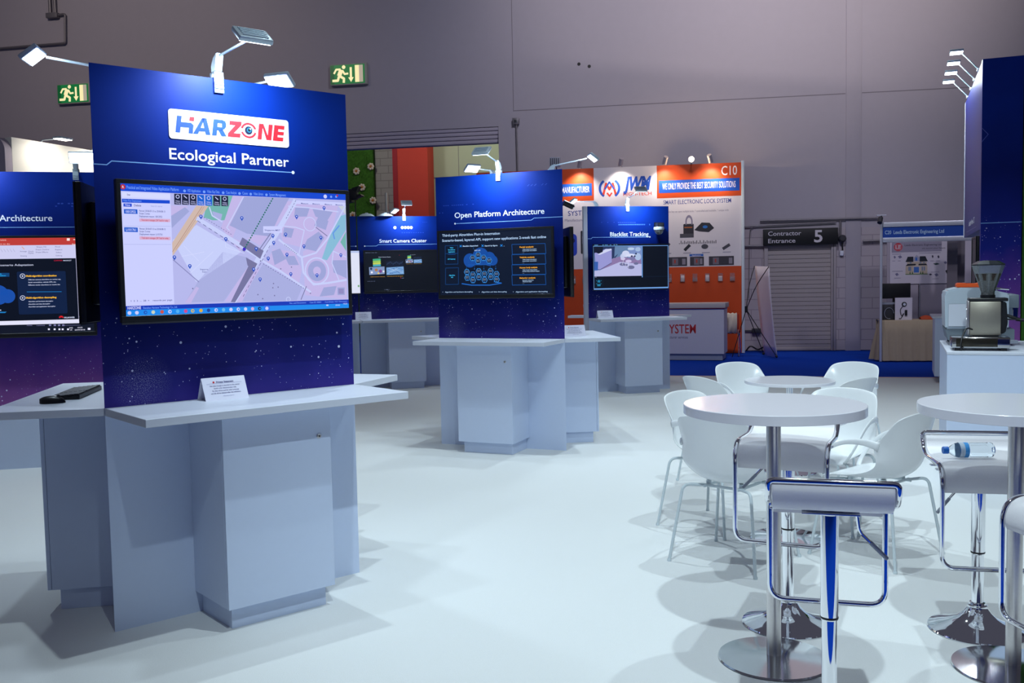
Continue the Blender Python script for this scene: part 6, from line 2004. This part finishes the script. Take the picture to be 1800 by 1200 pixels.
mb.prism_y([(0.02, 0.13), (0.015, 0.40), (0.03, 0.43), (0.12, 0.448), (0.30, 0.44), (0.46, 0.40), (0.46, 0.13)], 0.0, 0.62, MG, 0.012); mb.build('body', t)
mb = MB(); mb.box(0.016, 0.018, 0.02, 0.60, 0.335, 0.337, GREYP); mb.prism_y([(0.04, 0.150), (0.04, 0.325), (0.37, 0.325), (0.37, 0.150)], -0.006, -0.0005, EDGE, 0.002); mb.build('side_panel', t)
mb = MB(); mb.prism_y([(0.04, 0.04), (0.02, 0.129), (0.50, 0.129), (0.50, 0.04)], 0.01, 0.61, pm('machine_base_grey', (0.16, 0.20, 0.24, 1), 0.4), 0.004); mb.build('base', t)
for x in (0.08, 0.44):
    for y in (0.06, 0.55):
        mb = MB(); mb.lathe([(0.0001, 0), (0.022, 0), (0.018, 0.04), (0.0001, 0.04)], BLACKP, 14, (x, y, 0)); mb.build('foot', t)
mb = MB(); mb.box(0.46, 0.53, 0.03, 0.59, 0.29, 0.39, pm('machine_base_grey', (0, 0, 0, 1)), 0.006); mb.tube([(0.52, 0.12, 0.20), (0.60, 0.10, 0.19)], 0.014, BLACKP); mb.lathe([(0.0001, 0.20), (0.032, 0.20), (0.036, 0.29), (0.0001, 0.29)], CHROME, 18, (0.50, 0.14, 0)); mb.build('group_head', t)
mb = MB(); mb.tube([(0.30, 0.02, 0.445), (0.46, 0.02, 0.43)], 0.006, CHROME); mb.tube([(0.30, 0.60, 0.445), (0.46, 0.60, 0.43)], 0.006, CHROME); mb.tube([(0.38, 0.02, 0.40), (0.38, 0.02, 0.44)], 0.005, CHROME); mb.build('cup_rail', t)
t = thing('cup_tray', 'bright orange cup tray on top of the coffee machine', 'tray', K1.pt(0.10, -0.80, 1.4493), K1.rz)
mb = MB()
mb.prism_y([(0, 0), (0.20, -0.003), (0.20, 0.025), (0.17, 0.035), (0.14, 0.028), (0.09, 0.025), (0.07, 0.032), (0.01, 0.034), (0, 0.022)], 0, 0.22, pm('orange_plastic', (0.80, 0.10, 0.012, 1), 0.4, var=0.03), 0.004); mb.build('tray', t)

K2 = FR(5.93, 13.45, 112.0)
t = thing('bar_counter', 'white counter farther back, beside the small booth', 'counter', K2.pt(0), K2.rz)
mb = MB(); mb.box(0.0, 1.6, 0.0, 1.0, 0.925, 0.95, EDGE, 0.002); mb.build('counter_top', t)
mb = MB(); mb.box(0.04, 1.58, 0.03, 0.98, 0.10, 0.924, LAM); mb.build('body', t, smooth=0)
mb = MB(); mb.box(0.12, 1.56, 0.10, 0.95, 0, 0.099, GREYP); mb.build('plinth', t, smooth=0)
mb = MB(); G = []
for i in range(9):
    a = math.pi * i / 8
    G.append([(0.10 * u + 0.10, -0.10 * math.cos(a) * (1 - 0.3 * abs(u)) + 0.12, 0.075 * math.sin(a) * (1 - 0.4 * u * u)) for u in [-1 + k / 5 for k in range(11)]])
mb.grid(G, pm('orange_bag', (0.45, 0.06, 0.015, 1), 0.7, var=0.08))
tag(mb.build('bag', loc=C2.pt(0.72, -0.15, 0.731), rz=C2.rz, smooth=60), 'small orange bag on the beige table beside the far white counter', 'bag')

TW = FR(4.27, 8.70, 112.0)
t = thing('corner_tower', 'tall blue corner tower with a star print at the right edge', 'tower', TW.pt(0), TW.rz)
mb = MB(); mb.box(0.0, 0.33, 0.0, 0.10, 0.0, 3.47, board_material('star_print_tower', 1, 0.5)); fp = mb.build('front_panel', t, smooth=0)
mb = MB(); mb.y0 = 0.0
mb.rect(0.0, 2.003, 0.33, 2.010, LINEB, 1); mb.line([(0.0, 2.86), (0.052, 2.80), (0.0, 2.735)], 0.006, ink(70, 85, 170), 1)
art_build(mb, 'printed_lines', fp)
mb = MB(); mb.box(0.0, 0.33, 0.101, 2.30, 1.955, 3.46, NAVY); sp_ = mb.build('side_fascia', t, smooth=0)
mb = MB()
# artwork of the side face: its plane runs back along +y
SL = ink(110, 110, 160)
mb.line([(-1.0, 2.60), (-0.42, 2.95), (-0.05, 2.95)], 0.012, ink(60, 60, 120), 1); mb.line([(-1.0, 2.35), (-0.1, 2.60)], 0.010, ink(60, 60, 120), 1)
mb.text('Leading New ICT', -1.55, 2.05, 0.055, ink(205, 208, 225), 1, width=0.80, bold=0.02); mb.line([(-1.9, 2.00), (-0.5, 2.00)], 0.007, SL, 1)
o = art_build(mb, 'side_lettering', sp_)
o.location = (-0.0005, 0, 0); o.rotation_euler = (0, 0, math.radians(-90))
mb = MB(); mb.box(-0.006, 0.0, 2.30, 2.34, 1.955, 3.46, EDGE); mb.build('corner_trim', t, smooth=0)
mb = MB(); mb.box(0.10, 0.33, 0.101, 0.16, 0, 1.95, DARKP); mb.build('inner_post', t, smooth=0)
SIDE = FR(*TW.pt(0.0, -2.30)[:2], TW.a + 90)
television(FR(*TW.pt(0.045, -0.75)[:2], TW.a + 90), 0.0, 1.30, 'black television seen edge-on inside the tall corner tower', w=0.55, h=0.60, depth=0.05, off=0.02)
for k, s in enumerate((0.5, 1.0, 1.5, 2.0)):
    t = thing('arm_lamp', 'glaring arm lamp on the tall corner tower, %s of the four' % ('nearest', 'second nearest', 'third nearest', 'farthest')[k], 'lamp', TW.pt(0.0, -s, 3.46), TW.rz, 'arm lamps on the tall tower')
    mb = MB(); mb.box(-0.012, 0.05, -0.02, 0.02, 0.0005, 0.025, LAMPB, 0.003); mb.build('clamp', t)
    mb = MB(); mb.tube([(0.0, 0, 0.02), (-0.15, 0, 0.19)], 0.006, LAMPB); mb.build('arm', t)
    mb = MB(); mb.box(-0.25, -0.13, -0.07, 0.07, 0.190, 0.212, LAMPB, 0.005); hd = mb.build('head', t)
    mb = MB(); mb.box(-0.245, -0.135, -0.062, 0.062, 0.184, 0.1895, glow(235, 242, 255, 12), 0.001, 1); mb.build('diffuser', hd)
    ld = bpy.data.lights.new('lamp_beam', 'AREA'); ld.size = 0.10; ld.energy = 9; ld.color = (0.8, 0.9, 1.0)
    lo = bpy.data.objects.new('lamp_beam', ld); COL.objects.link(lo); lo.parent = hd; lo.location = (-0.19, 0, 0.180); lo.rotation_euler = (0, math.radians(-22), 0)
# green hedge wall beside the tower
rng = random.Random(9)
mb = MB(); mb.box(0.338, 1.6, -0.02, 0.10, 0, 3.42, GRASS)
for k in range(500):
    x, z = rng.uniform(0.34, 1.0), rng.uniform(0.6, 3.4); h = rng.uniform(0.03, 0.07)
    mb.faces([(x - 0.006, -0.02, z), (x + 0.006, -0.02, z), (x + rng.uniform(-0.02, 0.02), -0.02 - rng.uniform(0.01, 0.03), z - h)], [(0, 1, 2)], GRASS)
tag(mb.build('hedge_wall', loc=TW.pt(0), rz=TW.rz, smooth=0), 'strip of green artificial hedge at the extreme right edge beside the tower', 'plant wall')
